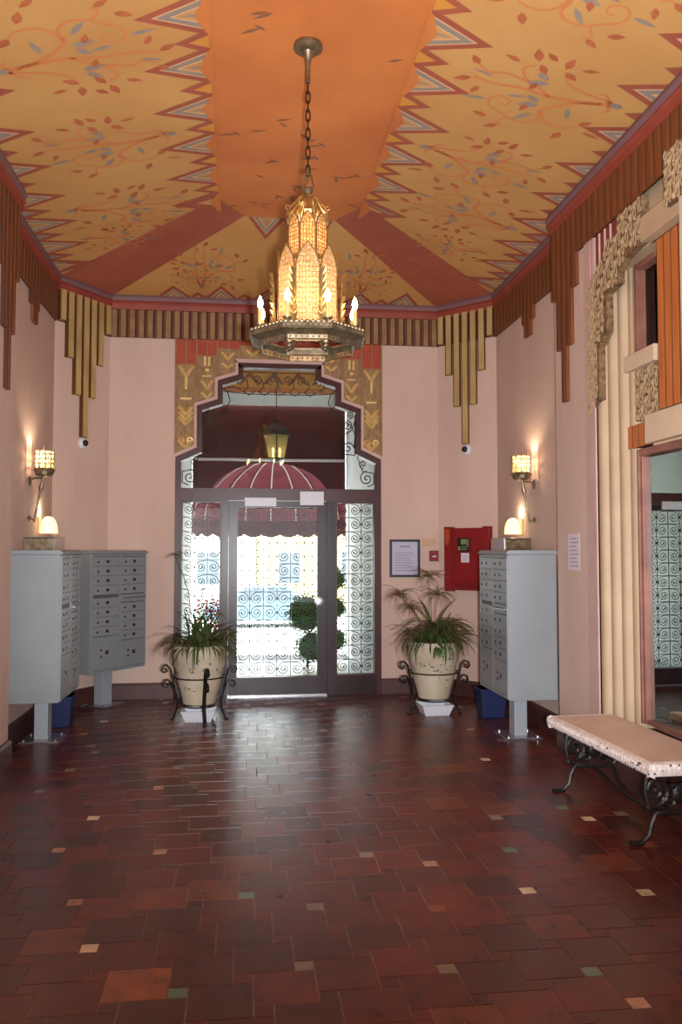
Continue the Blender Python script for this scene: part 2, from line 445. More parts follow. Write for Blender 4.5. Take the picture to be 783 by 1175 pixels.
cfix([(-1.36, 8.96, 4.30), (.02, 7.38, 4.58), (.84, 7.38, 4.58), (2.15, 8.96, 4.30)], Y_)
cfix([(-1.80, 8.40, 4.30), (-.21, 7.02, 4.58), (.02, 7.38, 4.58), (-1.36, 8.96, 4.30)], B_)
cfix([(2.66, 8.44, 4.30), (2.15, 8.96, 4.30), (.84, 7.38, 4.58), (1.06, 7.02, 4.58)], B_)
cfix([(-1.36, 8.96, 4.30), (2.15, 8.96, 4.30), (2.3, 9.05, 4.29), (-1.45, 9.05, 4.29)], Y_)
cfix([(-1.80, 8.4, 4.30), (-1.36, 8.96, 4.30), (-1.45, 9.05, 4.29), (-1.9, 8.45, 4.29)], B_)
cfix([(2.66, 8.44, 4.30), (2.15, 8.96, 4.30), (2.3, 9.05, 4.29), (2.75, 8.5, 4.29)], B_)
# thickness above, so that no light leaks through
ce.mi = Y_; ce.box(-2.1, 3.0, Y0, 9.2, 4.72, 4.8)

def tri_motif(mapf, hw, ln, style, off=.0015):
    """mapf(s, t): s away from the border, t along it"""
    def P(pts, mi, o): cpoly([mapf(*q) for q in pts], mi, o)
    P([(0, -hw), (ln, 0), (0, hw)], PR, off)
    k = .72
    i0 = ln * (1 - k) * .5
    P([(0, -hw * .74), (ln * .76, 0), (0, hw * .74)], PP, off + .0012)
    P([(0, -hw * .68), (ln * .70, 0), (0, hw * .68)], PB, off + .0024)
    P([(0, -hw * .46), (ln * .50, 0), (0, hw * .46)], PP, off + .0036)
    P([(.0, -hw * .40), (ln * .44, 0), (.0, hw * .40)], Y_, off + .0048)
    if style:
        P([(ln * .05, -.008), (ln * .05, .008), (ln * .20, .010), (ln * .36, 0), (ln * .20, -.010)], PB, off + .006)
        P([(ln * .05, 0), (ln * .12, -.028), (ln * .17, 0), (ln * .12, .028)], PB, off + .0072)
def small_tri(mapf, hw, ln, fill, off=.001):
    def P(pts, mi, o): cpoly([mapf(*q) for q in pts], mi, o)
    P([(0, -hw), (ln, 0), (0, hw)], PR, off)
    P([(0, -hw * .55), (ln * .58, 0), (0, hw * .55)], fill, off + .0012)

for k in range(-10, 6):
    y = 4.57 + .5 * k
    # borders along the orange field
    L = lambda s, t, y=y: (-.215 - s, y + t)
    Rr = lambda s, t, y=y: (1.065 + s, y + t)
    for f in (L, Rr):
        if y < 7.1:
            tri_motif(f, .19, .395, True)
            cpoly([f(-.03, -.19), f(0, -.16), f(.05, -.02), f(.05, .02), f(0, .16), f(-.03, .19)], O_, .012)
        if y + .25 < 7.0:
            small_tri(lambda s, t, f=f: f(s - .015, t + .25), .115, .21, PG, .004)
for k in range(-11, 7):
    y = 5.13 + .5 * k
    L = lambda s, t, y=y: (-1.82 + s, y + t)
    Rr = lambda s, t, y=y: (2.68 - s, y + t)
    for f in (L, Rr):
        if y < 8.2:
            tri_motif(f, .20, .44, True)
            if y < 7.9: small_tri(lambda s, t, f=f: f(s, t + .25), .13, .27, PB)
for k in range(-3, 4):
    x = .28 + .5 * k
    f = lambda s, t, x=x: (x + t, 8.98 - s)
    if -1.2 < x < 2.0:
        tri_motif(f, .20, .27 + .04 * (k % 2), True)
        if k < 3: small_tri(lambda s, t, f=f: f(s, t + .25), .12, .15, PG)
for x in (.22, .66):
    f = lambda s, t, x=x: (x + t, 7.385 + s)
    tri_motif(f, .17, .36, True)
small_tri(lambda s, t: (.44 + t, 7.385 + s), .08, .14, PG)

def stroke(pts, w0, w1, mapf, mi, off):
    n = len(pts); w0 *= 1.25; w1 *= 1.5
    # smooth
    P = [Vector((a, b)) for a, b in pts]; out = []
    for i in range(n - 1):
        p0 = P[max(i - 1, 0)]; p1 = P[i]; p2 = P[i + 1]; p3 = P[min(i + 2, n - 1)]
        for k in range(4):
            t = k / 4
            out.append(.5 * ((2 * p1) + (p2 - p0) * t + (2 * p0 - 5 * p1 + 4 * p2 - p3) * t * t + (3 * p1 - p0 - 3 * p2 + p3) * t ** 3))
    out.append(P[-1]); N = len(out)
    L = []; Rr = []
    for i in range(N):
        d = out[min(i + 1, N - 1)] - out[max(i - 1, 0)]
        d.normalize(); nn = Vector((-d.y, d.x)); w = (w0 + (w1 - w0) * i / (N - 1)) / 2
        L.append(out[i] + nn * w); Rr.append(out[i] - nn * w)
    for i in range(N - 1):
        cpoly([mapf(*L[i]), mapf(*L[i + 1]), mapf(*Rr[i + 1]), mapf(*Rr[i])], mi, off)
def leafp(s, t, ang, ln, w, mapf, mi, off=.003):
    d = Vector((cos(ang), sin(ang))); n = Vector((-d.y, d.x)); c = Vector((s, t)); pts = []; w = w * 1.15; ln = ln * 1.08
    for q, h in ((0, 0), (.25, .8), (.5, 1), (.8, .5), (1, 0), (.8, -.5), (.5, -1), (.25, -.8)):
        pts.append(mapf(*(c + d * (q * ln) + n * (h * w / 2))))
    cpoly(pts, mi, off)
def vine(mapf, sc=1.0, mir=1):
    sc = sc * 1.08
    def F(s, t): return mapf(s * sc, t * sc * mir)
    w = .026
    stroke([(0, 0), (.1, .015), (.25, .05), (.42, .07), (.6, .05), (.78, .07), (.92, .05)], .034, .012, F, VI, .002)
    stroke([(.1, .02), (.22, .06), (.34, .14), (.42, .24), (.40, .33), (.46, .40), (.58, .40), (.66, .35)], w, .010, F, VI, .002)
    stroke([(.41, .24), (.36, .33), (.27, .37), (.17, .35), (.13, .30)], .018, .008, F, VI, .002)
    stroke([(.66, .35), (.74, .31), (.76, .23), (.70, .18), (.63, .21), (.64, .26), (.68, .26)], .014, .008, F, VI, .002)
    stroke([(.60, .40), (.64, .47), (.60, .50)], .012, .012, F, VI, .002)
    stroke([(.42, .07), (.52, .0), (.62, -.06), (.66, -.15), (.60, -.2)], w * .8, .010, F, VI, .002)
    stroke([(.60, -.03), (.74, -.06), (.84, -.03), (.92, -.08)], .018, .008, F, VI, .002)
    stroke([(0, 0), (.1, -.03), (.24, -.05), (.36, -.10), (.42, -.2)], .022, .010, F, VI, .002)
    stroke([(.05, .01), (.03, .07), (.06, .10)], .028, .004, F, VI, .002)
    stroke([(.05, -.01), (.10, -.07), (.16, -.09)], .028, .004, F, VI, .002)
    for s, t, a, ln, wd in ((.13, .30, -2.3, .09, .05), (.08, .36, 2.9, .13, .03), (.2, .42, 1.2, .1, .05), (.62, .5, .6, .1, .04), (.72, .44, -.3, .1, .045),
                            (.58, -.22, 2.2, .1, .045), (.60, -.24, -1.2, .11, .05), (.70, -.2, -.3, .1, .035), (.42, -.2, 2.6, .1, .045), (.43, -.23, -1.7, .1, .05),
                            (.34, -.25, 3.4, .1, .03), (.92, -.08, -.9, .09, .045), (.93, .06, .5, .11, .045), (.86, .13, 1.2, .09, .04), (.5, -.28, -.6, .09, .04)):
        leafp(s, t, a, ln, wd, F, LE)
    for s, t, a, ln, wd in ((.27, .14, 1.9, .12, .035), (.46, .28, .9, .14, .035), (.78, .24, .2, .15, .028), (.55, .12, .3, .12, .028), (.8, .0, -.2, .14, .02)):
        leafp(s, t, a, ln, wd, F, PB, .0035)
    for s, t in ((.50, .17), (.52, -.07)):
        leafp(s - .05, t + .01, .3, .13, .05, F, PB, .0035); leafp(s - .04, t - .02, -.5, .10, .04, F, PB, .004); leafp(s + .02, t + .03, 1.3, .08, .04, F, LE, .0045)
    leafp(-.04, 0, 0, .09, .05, F, PB, .004)
for k in range(-7, 3):
    yr = 4.83 + 1.0 * k
    if k % 2 == 0:
        vine(lambda s, t, y=yr: (2.34 - s, y + t), .92, 1 if k % 4 == 0 else -1)
        vine(lambda s, t, y=yr + .1: (-1.42 + s, y + t), .92, -1 if k % 4 == 0 else 1)
    else:
        vine(lambda s, t, y=yr: (1.32 + s, y + t), .88, 1)
        vine(lambda s, t, y=yr + .02: (-.50 - s, y + t), .88, 1)
# short sprays where the side panels narrow
vine(lambda s, t: (-1.42 + s * .8, 7.55 + t * .7), .8, 1)
vine(lambda s, t: (2.28 - s * .8, 7.45 + t * .7), .8, 1)
for xr, mr in ((-.42, 1), (1.28, -1)):
    vine(lambda s, t, xr=xr: (xr + t, 8.72 - s), .80, mr)
    vine(lambda s, t, xr=xr: (xr + t * .8, 8.72 - s * .55), .62, -mr)
# little birds and leaves on the orange field and the red bands
rb = random.Random(5)
for i in range(46):
    x = rb.uniform(-.08, .92); y = rb.uniform(2.2, 7.2)
    if abs(x - .385) < .14 and 4.5 < y < 5.1: continue
    a = rb.choice((.2, -.3, 2.9, .6, 2.6)); F = lambda s, t: (s, t)
    leafp(x, y, a, rb.uniform(.09, .14), .022, F, PM, .003)
    if i % 2: leafp(x + .03, y + .02, a + 1.1, .08, .022, F, PM, .0035)
for side in (0, 1):
    for i in range(6):
        t = (i + .5) / 6
        if side == 0: x = -.1 + (-1.58 + .1) * t; y = 7.2 + (8.68 - 7.2) * t
        else: x = .95 + (2.4 - .95) * t; y = 7.2 + (8.7 - 7.2) * t
        for j in (-1, 1):
            leafp(x + .06 * j, y + .05 * j * (1 if side else -1), .5 + i, .10, .02, lambda s, t: (s, t), PR, .003)
            leafp(x + .06 * j, y + .05 * j * (1 if side else -1), 2.2 + i, .06, .02, lambda s, t: (s, t), PR, .0035)
ce.build('ceiling', cm, kind='structure')

# ---- cornice (red with blue-grey top band), frieze of slats, pendants
segs = [((XLN, Y0), (XLN, YS)), ((XLF, YS), (XLF, 8.38)), (LC[0], LC[1]), (LC[1], RC[0]), (RC[0], RC[1]), ((XRF, 8.46), (XRF, YS)), ((XRN, YS), (XRN, Y0))]
def wall_frame(a, b):
    """returns X(u, out, z): u along a->b, out into the room"""
    a = Vector(a); b = Vector(b); d = (b - a); L = d.length; d.normalize()
    n = Vector((d.y, -d.x))
    return (lambda p: (a.x + d.x * p[0] + n.x * p[1], a.y + d.y * p[0] + n.y * p[1], p[2])), L
def wf(i): return wall_frame(*segs[i])
co = MB()
for i in range(7):
    X, L = wf(i)
    if i == 3: pass
    e0 = .04 if i in (0, 6) else .02
    prof = [(0, 4.15), (.035, 4.15), (.045, 4.20), (.06, 4.22), (.05, 4.24), (0, 4.24)]
    prof2 = [(0, 4.24), (.052, 4.24), (.065, 4.275), (.05, 4.315), (0, 4.34)]
    u0 = 0; u1 = L
    if i == 0: u1 = L + .02
    if i == 6: u0 = -.02
    for pr, mi in ((prof, 0), (prof2, 1)):
        co.mi = mi
        co.prism(pr, lambda p, d, X=X: X((d, p[0], p[1])), u0, u1)
co.build('trim_1', ['cornred', 'cornblue'], kind='structure')['label'] = 'red and slate blue painted cornice around the ceiling edge'

def side_frieze(i, name, pend, label):
    X, L = wf(i); m = MB(); rnd = random.Random(i)
    m.mi = 1; m.box(0, L, .001, .012, 3.84, 4.15, X)
    n = int(L / .1); w = L / n
    def depth_at(u):
        z = 3.84
        for c, lv in pend:
            for hw, zz in lv:
                if abs(u - c) <= hw: z = min(z, zz)
        return z
    for k in range(n):
        # split at pendant edges: each slat is cut into thin laths
        q = 3
        for j in range(q):
            ua = k * w + j * w / q; ub = ua + w / q
            zb = depth_at((ua + ub) / 2)
            m.mi = 0
            ga = .009 if j == 0 else 0; gb = .009 if j == q - 1 else 0
            m.box(ua + ga, ub - gb, .001, .028 + (.004 if j == 1 else 0), zb, 4.15, X)
            if j == 0: m.mi = 1; m.box(ua - .003, ua + ga, .001, .0285, zb + .002, 4.15, X)
    o = m.build(name, ['slat', 'slatgap'], kind='structure'); o['label'] = label
    return o
big = lambda c: (c, [(.25, 3.59), (.15, 3.16), (.055, 2.73)])
sm = lambda c: (c, [(.15, 3.72), (.09, 3.58)])
side_frieze(0, 'trim_2', [big(YS - .26 - Y0), big(YS - 3.0 - Y0)], 'brown slatted frieze with stepped pendants on the near left wall')
side_frieze(1, 'trim_3', [sm(7.51 - YS)], 'brown slatted frieze with small pendant on the far left wall')
side_frieze(5, 'trim_4', [sm(8.46 - 7.42)], 'brown slatted frieze with small pendant on the far right wall')
side_frieze(6, 'trim_5', [big(YS - 6.17)], 'brown slatted frieze with stepped pendant on the near right wall')
# back frieze: antique gold slats
X, L = wf(3); m = MB(); m.mi = 1; m.box(0, L, .001, .012, 3.85, 4.15, X)
n = 38
for k in range(n):
    u = (k + .5) * L / n
    m.mi = 0; m.box(u - .026, u + .026, .001, .036, 3.85, 4.145, X)
    m.mi = 2; m.box(u - .046, u - .032, .001, .02, 3.85, 4.14, X)
m.build('trim_6', ['tan', 'slatgap', 'slat'], kind='structure')['label'] = 'antique gold slatted frieze above the entrance'
# gold organ-pipe bars in the two canted corners
for i, nm, lb in ((2, 'trim_7', 'left'), (4, 'trim_8', 'right')):
    X, L = wf(i)
    root = setting(nm, label='gold bars of stepped length hanging in the %s canted corner' % lb)
    m = MB(); m.box(0, L, .001, .012, 3.85, 4.15, X); m.build('backing_strip', 'slatgap', root)
    for k, zb in enumerate((3.86, 3.50, 3.14, 2.72, 3.14, 3.50, 3.86)):
        u = L / 2 + (k - 3) * .1035
        m = MB(); m.mi = 0; m.box(u - .026, u + .036, .034, .046, zb, 4.17, X); m.box(u - .026, u + .036, .001, .046, zb, zb + .006, X)
        m.mi = 1; m.box(u - .044, u + .034, .001, .034, zb + .002, 4.165, X)
        m.build('gold_bar', ['gold', 'darkgold'], root)
# baseboards
for i, nm in ((0, 'baseboard_left'), (1, 'baseboard_left_recess'), (2, 'baseboard_back_left'), (4, 'baseboard_back_right'), (5, 'baseboard_right_recess'), (6, 'baseboard_right')):
    X, L = wf(i); m = MB()
    m.prism([(0, 0), (.03, 0), (.03, .14), (.02, .165), (0, .165)], lambda p, d, X=X: X((d, p[0], p[1])), 0, L)
    m.build(nm, 'base', kind='structure')
m = MB(); X, L = wf(3)
for u0, u1 in ((0, CX - 1.12 + 1.40), (CX + 1.12 + 1.40, L)):
    m.prism([(0, 0), (.03, 0), (.03, .14), (.02, .165), (0, .165)], lambda p, d, X=X: X((d, p[0], p[1])), u0, u1)
m.build('baseboard_back', 'base', kind='structure')

# ---- gilded relief either side of the arch
gp = setting('trim_9', label='gilded relief panels with palm and scroll ornaments stepping around the entrance arch')
cols = [(1.125, .90, 3.58), (.90, .68, 3.68), (.68, .44, 3.76), (.44, 0, 3.80)]
def arch_z(h):
    return 2.565 if h > 1.12 else 3.605 if h < .455 else 3.475 if False else 0
lows = [(2.60, 2.70), (3.15, 3.23), (3.43, 3.50), (3.63, 3.63)]
for s in (-1, 1):
    for (h0, h1, zt), (za, zb) in zip(cols, lows):
        m = MB()
        a = CX + s * h0; b = CX + s * h1
        m.mi = 0; m.prism([(a, za), (b, zb), (b, zt), (a, zt)], xz(YB), -.012, 0)
        m.mi = 1; m.prism([(a, zt), (b, zt), (b, 3.85), (a, 3.85)], xz(YB), -.008, 0)
        w = abs(a - b); c = (a + b) / 2
        if h1 > 0 or s == 1:
            # flute lines
            m.mi = 2
            for q in (a, ):
                m.box(q - .008, q + .008, YB - .026, YB, za, 3.85)
            m.box(c - .007, c + .007, YB - .022, YB, zt, 3.85)
            m.mi = 0
            for k in range(1, 8):
                if k != 4: q = a + (b - a) * k / 8; m.box(q - .0035, q + .0035, YB - .017, YB, (za + (zb - za) * k / 8) + .01, zt - .01)
        m.build('relief_panel', ['relief', 'redflute', 'tan'], gp)
def V_orn(m, x, z, w, h, t=.02):
    for s in (-1, 1):
        P = [(0.02, -.5), (.10, -.2), (.24, .12), (.40, .36), (.5, .40), (.54, .28)]
        m.tube([(x + s * w * a, YB - .018, z + h * b) for a, b in P], [w * k for k in (.08, .13, .145, .12, .07, .015)], 6)
def volute(m, x, z, w):
    for s in (-1, 1):
        m.tube([(p[0], YB - .02, p[2]) for p in spiral(x + s * w * .27, z + .01, w * .22, .01, -pi / 2, s * -1.2, 14)], .015, 5)
    V_orn(m, x, z - w * .18, w * .9, w * .45)
def bar_orn(m, x, z, w, h):
    m.box(x - w / 2, x + w / 2, YB - .024, YB - .01, z - h / 2, z + h / 2)
for s in (-1, 1):
    m = MB(); x = CX + s * 1.012
    V_orn(m, x, 3.50, .17, .13)
    m.box(x - .012, x + .012, YB - .026, YB - .01, 3.30, 3.46)
    bar_orn(m, x, 3.20, .12, .02)
    for dz in (0, .055, .11): V_orn(m, x, 2.96 + dz, .17, .10)
    volute(m, x, 2.74, .19)
    x = CX + s * .79
    for q in (-.022, .022): m.box(x + q - .012, x + q + .012, YB - .026, YB - .01, 3.56, 3.66)
    m.box(x - .02, x + .02, YB - .026, YB - .01, 3.50, 3.53)
    V_orn(m, x, 3.36, .15, .11); bar_orn(m, x, 3.45, .1, .014)
    V_orn(m, x, 3.24, .13, .07)
    x = CX + s * .565
    V_orn(m, x, 3.68, .15, .09); V_orn(m, x, 3.57, .14, .06)
    x = CX + s * .3
    V_orn(m, x, 3.72, .15, .07); V_orn(m, CX + s * .12, 3.72, .12, .06)
    m.build('gold_ornament', 'brightgold', gp)
    # fine relief texture: rows of beads down the column edges
    m = MB()
    for xc, za, zb in ((CX + s * 1.105, 2.62, 3.56), (CX + s * .918, 2.75, 3.56), (CX + s * .885, 3.18, 3.66), (CX + s * .698, 3.28, 3.66), (CX + s * .662, 3.46, 3.74), (CX + s * .48, 3.55, 3.74)):
        z = za
        while z < zb: m.box(xc - .009, xc + .009, YB - .02, YB - .01, z, z + .014); z += .026
    m.build('bead_border', 'tan', gp)
# pale pink moulding around the arch
def offs(lst, d, dz): return [(h + d, z + dz if z > 0 else 0) for h, z in lst]
m = MB()
out = offs(arch, .028, .026)
for s in (-1, 1):
    for k in range(1, len(arch) - 1):
        a0, a1, b0, b1 = arch[k], arch[k + 1], out[k], out[k + 1]
        m.prism([(CX + s * a0[0], a0[1]), (CX + s * a1[0], a1[1]), (CX + s * b1[0], b1[1]), (CX + s * b0[0], b0[1])], xz(YB), -.04, .002)
m.box(CX - .483, CX + .483, YB - .04, YB + .002, 3.605, 3.645)
m.build('trim_10', 'pinkedge', kind='structure')['label'] = 'pale pink moulding outlining the stepped entrance arch'

# ------------------------------------------------------------------ entrance: frame, door leaf, sidelights, fanlight
inn = [(h - .055, z - .045 if z > 0 else 0) for h, z in arch]
fr = setting('door_1', (CX, YB, 0), label='dark glazed entrance door with scrolled iron grille')
xz0 = lambda p, d: (p[0], d, p[1])
m = MB()
for s in (-1, 1):
    for k in range(len(arch) - 1):
        a0, a1, b0, b1 = arch[k], arch[k + 1], inn[k], inn[k + 1]
        m.prism([(s * a0[0], a0[1]), (s * a1[0], a1[1]), (s * b1[0], b1[1]), (s * b0[0], b0[1])], xz0, -.015, .12)
m.box(-.455, .455, -.015, .12, 3.56, 3.605)
m.box(-1.07, 1.07, -.02, .12, 2.105, 2.235)         # transom bar
m.build('frame', 'maroon', fr)
m = MB(); m.box(-.62, -.55, -.01, .11, 0, 2.105); m.box(.52, .615, -.01, .11, 0, 2.105)
m.box(-1.065, -.62, -.005, .10, .0, .2); m.box(.615, 1.065, -.005, .10, 0, .2)
m.build('mullion', 'doorwood', fr)
m = MB(); m.box(-.55, .52, -.02, .1, -.001, .014); m.build('threshold', 'silver', fr)
leaf = MB()
leaf.box(-.548, -.465, .0, .06, .016, 2.1); leaf.box(.425, .518, .0, .06, .016, 2.1)
leaf.box(-.465, .425, .0, .06, .016, .2); leaf.box(-.465, .425, .0, .06, 2.03, 2.1)
leaf.box(-.465, -.452, -.008, .0, .19, 2.04); leaf.box(.412, .425, -.008, .0, .19, 2.04)
lf = leaf.build('door_leaf', 'doorwood', fr)
m = MB(); m.box(-.465, .425, .028, .034, .2, 2.03); m.build('door_glass', 'glass', lf)
def grille(name, parent, x0, x1, z0, z1, nx, nz, y, mir=1):
    m = MB(); w = (x1 - x0) / nx; h = (z1 - z0) / nz; r = min(w, h) * .47
    for i in range(nx + 1):
        x = x0 + i * w
        m.box(x - .0035, x + .0035, y - .0035, y + .0035, z0, z1)
    for i in range(nx):
        s = 1 if (i % 2 == 0) == (mir > 0) else -1
        for j in range(nz):
            cx_, cz_ = x0 + (i + .5) * w, z0 + (j + .5) * h
            a0 = pi / 2; pts = spiral(cx_, cz_, r, r * .2, a0, -1.75 * s, 26, y)
            m.tube(pts, .0042, 4)
            e = pts[-1]; m.ball((e[0], y, e[2]), .011, 6)
            # tail out to the bar above
            m.tube([(cx_, y, cz_ + r), (cx_ - s * w * .3, y, cz_ + h * .47), (cx_ - s * w * .5, y, cz_ + h * .5)], .004, 4)
            m.box(cx_ + s * w / 2 - .009, cx_ + s * w / 2 + .009, y - .007, y + .007, cz_ - .012, cz_ + .012)
    for j in range(nz + 1):
        z = z0 + j * h
        m.box(x0, x1, y - .0025, y + .0025, z - .0025, z + .0025)
    return m.build(name, 'iron', parent)
grille('scroll_grille', lf, -.465, .425, .2, 2.03, 6, 12, .075)
m = MB(); m.lathe([(0, -.0), (.045, 0), (.05, .012), (.03, .016), (.028, .04), (.04, .05), (.036, .07), (0, .075)], 16)
kn = m.build('door_knob', 'silver', lf, smooth=True); kn.location = (.435, 0, 1.01); kn.rotation_euler = (pi / 2, 0, 0)
for nm, x0, x1, mr in (('window_1', -1.065, -.62, 1), ('window_2', .615, 1.065, -1)):
    w_ = setting(nm, (CX, YB, 0), label='%s sidelight of the entrance with scrolled iron grille' % ('left' if x0 < 0 else 'right'))
    m = MB(); m.box(x0, x0 + .02, .01, .09, .2, 2.105); m.box(x1 - .02, x1, .01, .09, .2, 2.105); m.box(x0 + .02, x1 - .02, .01, .09, .2, .215); m.box(x0 + .02, x1 - .02, .01, .09, 2.085, 2.105)
    m.build('window_frame', 'maroon', w_)
    m = MB(); m.box(x0 + .02, x1 - .02, .03, .036, .215, 2.085); m.build('window_glass', 'glass', w_)
    grille('scroll_grille', w_, x0 + .02, x1 - .02, .215, 2.085, 3, 12, .075, mr)
fan = setting('window_3', (CX, YB, 0), label='stepped fanlight above the entrance door with wrought iron scrolls')
m = MB(); m.prism([(-h, z) for h, z in inn[1:]] + [(h, z) for h, z in inn[1:]][::-1] + [(1.065, 2.235), (-1.065, 2.235)], xz0, .03, .036)
m.build('window_glass', 'glass', fan)
m = MB(); y = .06
def S(pts, r=.006): m.tube([(p[0], y, p[1]) for p in pts], r, 5)
def SP(cx_, cz_, r0, a0, turns): m.tube(spiral(cx_, cz_, r0, .008, a0, turns, 22, y), .0065, 5); 
for s in (-1, 1):
    SP(s * .97, 2.36, .085, pi / 2, s * 1.6); SP(s * .93, 2.52, .05, -pi / 2, -s * 1.4)
    S([(s * 1.0, 2.62), (s * .93, 2.66), (s * .87, 2.60), (s * .9, 2.5), (s * .93, 2.44), (s * 1.05, 2.42)])
    S([(s * 1.05, 2.42), (s * 1.05, 2.3), (s * .98, 2.27)])
    SP(s * .76, 2.70, .07, 0, s * 1.5); S([(s * .83, 2.70), (s * .84, 2.85), (s * .79, 2.95), (s * .72, 3.0)])
    SP(s * .75, 2.95, .06, pi / 2, -s * 1.5); SP(s * .78, 3.07, .045, -pi / 2, s * 1.3)
    S([(s * .84, 3.0), (s * .8, 2.9), (s * .7, 2.84), (s * .66, 2.74), (s * .72, 2.63), (s * .84, 2.62)])
    SP(s * .60, 3.10, .05, pi, -s * 1.4); S([(s * .62, 3.33), (s * .57, 3.3), (s * .54, 3.2), (s * .58, 3.12), (s * .62, 3.05)])
    S([(s * .62, 3.33), (s * .5, 3.36), (s * .42, 3.33)])
for k in range(6):
    x = -.42 + .168 * k + .0
    if k < 6:
        s = 1 if k % 2 else -1
        SP(x, 3.44, .06, -pi / 2, s * 1.5)
        S([(x + .06, 3.44), (x + .075, 3.36), (x + .03, 3.31)]); 
for k in range(5):
    x = -.336 + .168 * k; S([(x - .07, 3.31), (x, 3.27), (x + .07, 3.31)])
S([(-.4, 3.52), (.4, 3.52)]); S([(-.6, 3.30), (-.3, 3.28), (.3, 3.28), (.6, 3.30)], .005)
m.build('scroll_ironwork', 'iron', fan)

def plate(name, label, cat, x0, x1, z0, z1, y, mt='white'):
    m = MB(); m.box(-(x1 - x0) / 2, (x1 - x0) / 2, -.03, 0, 0, z1 - z0)
    o = m.build(name, mt, bevel=.003); o.location = ((x0 + x1) / 2, y, z0); return tag(o, label, cat)
plate('closer_cover', 'pale blue-white door closer cover on the top rail of the door', 'door closer', .044, .385, 2.04, 2.135, YB - .001)
plate('lock_housing', 'blank white magnetic lock housing on the frame over the door, right of centre', 'lock', .64, .90, 2.055, 2.205, YB - .021)

# ------------------------------------------------------------------ chandelier
def oct_pt(ap, k, z, off=0.0):   # k-th vertex of an octagon with a flat side facing -y
    r = ap / cos(pi / 8); a = -pi / 2 - pi / 8 + k * pi / 4 + off
    return Vector((r * cos(a), r * sin(a), z))
CHX, CHY, CHZ = .385, 4.79, 4.58
ch = thing('chandelier', 'tall gilt chandelier with two tiers of pointed amber panels and eight lit candles', 'chandelier', (CHX, CHY, 2.755), R_(-4.6))
Z = lambda z: z - 2.755
m = MB(); m.lathe([(0, Z(4.58)), (.085, Z(4.58)), (.088, Z(4.555)), (.07, Z(4.54)), (.04, Z(4.53)), (.022, Z(4.50)), (.014, Z(4.46)), (.012, Z(4.36)), (.016, Z(4.35)), (.006, Z(4.34)), (0, Z(4.34))], 24)
m.build('canopy', 'antique', ch, smooth=True)
m = MB(); z = 4.345; k = 0
while z > 3.80:
    pts = []
    for i in range(12):
        a = 2 * pi * i / 12; lx = .013 * cos(a); lz = .030 * sin(a) + (.008 if sin(a) > 0 else -.008)
        pts.append((lx if k % 2 else 0, 0 if k % 2 else lx, Z(z - .03) + lz))
    m.tube(pts, .0045, 5, closed=True); z -= .056; k += 1
m.build('chain', 'bronze_dk', ch)
m = MB()
for s in (-1, 1):
    m.tube([(0, 0, Z(3.81)), (s * .02, 0, Z(3.78)), (s * .034, 0, Z(3.72)), (s * .02, 0, Z(3.69))], .005, 5)
    m.tube([(0, 0, Z(3.81)), (0, s * .02, Z(3.78)), (0, s * .034, Z(3.72)), (0, s * .02, Z(3.69))], .005, 5)
m.lathe([(0, Z(3.70)), (.030, Z(3.705)), (.034, Z(3.69)), (.018, Z(3.67)), (.026, Z(3.64)), (.02, Z(3.62)), (0, Z(3.61))], 12)
m.build('hanger', 'antique', ch)
# crown: eight bowed straps with pointed leaves between
m = MB()
for k in range(8):
    v = oct_pt(1, k, 0); v.normalize()
    m.tube([(v.x * r, v.y * r, Z(z)) for r, z in ((.015, 3.655), (.05, 3.645), (.085, 3.60), (.11, 3.575), (.122, 3.53), (.122, 3.48))], .006, 5)
    m.tube([(v.x * r, v.y * r, Z(z)) for r, z in ((.11, 3.575), (.135, 3.58), (.14, 3.56), (.125, 3.555))], .005, 5)
m.build('crown_strap', 'gilt', ch)
def lancet(w, z0, z1, n=6, shoulder=.62):
    """pointed arch outline half widths"""
    pts = [(-w / 2, z0), (-w / 2, z0 + (z1 - z0) * shoulder)]
    for i in range(1, n + 1):
        t = i / n; pts.append((-w / 2 * (1 - t ** 1.9) if i < n else 0, z0 + (z1 - z0) * (shoulder + (1 - shoulder) * t)))
    return pts + [(-a, b) for a, b in pts[:-1][::-1]]
def tier(ap, wd, z0, z1, name, mt, lat, rows, cols_, frac=.62):
    side = 2 * ap * math.tan(pi / 8)
    pn = lancet(wd, z0, z1, shoulder=frac)
    p0 = MB(); p0.prism(pn, lambda p, d: (p[0], -ap + d, Z(p[1])), 0, .002)
    f0 = MB()
    f0.tube([(a, -ap - .001, Z(b)) for a, b in pn], .0048, 5)
    f0.tube([(-wd / 2, -ap, Z(z0)), (wd / 2, -ap, Z(z0))], .005, 4)
    for i in range(1, cols_):
        x = -wd / 2 + wd * i / cols_; top = z1 - (z1 - z0) * (1 - frac) * (abs(x) / (wd / 2)) ** .9 - .012
        f0.tube([(x, -ap - .001, Z(z0)), (x, -ap - .001, Z(top))], .0016 if lat < 2 else .0026, 3)
    for j in range(1, rows):
        z = z0 + (z1 - z0) * j / rows
        hw = wd / 2 if z < z0 + (z1 - z0) * frac else wd / 2 * (1 - max(0, (((z - z0) / (z1 - z0) - frac) / (1 - frac))) ** 1.9)
        f0.tube([(-hw, -ap - .001, Z(z)), (hw, -ap - .001, Z(z))], .0016 if lat < 2 else .0026, 3)
    P0 = p0.build(name, mt, ch); F0 = f0.build(name.replace('panel', 'panel_rim'), 'gilt', P0)
    for k in range(1, 8):
        c = P0.copy(); COL.objects.link(c); c.parent = ch; c.rotation_euler = (0, 0, k * pi / 4)
        g = F0.copy(); COL.objects.link(g); g.parent = c
tier(.112, .086, 3.26, 3.525, 'upper_panel', 'mica2', 2, 12, 5, .7)
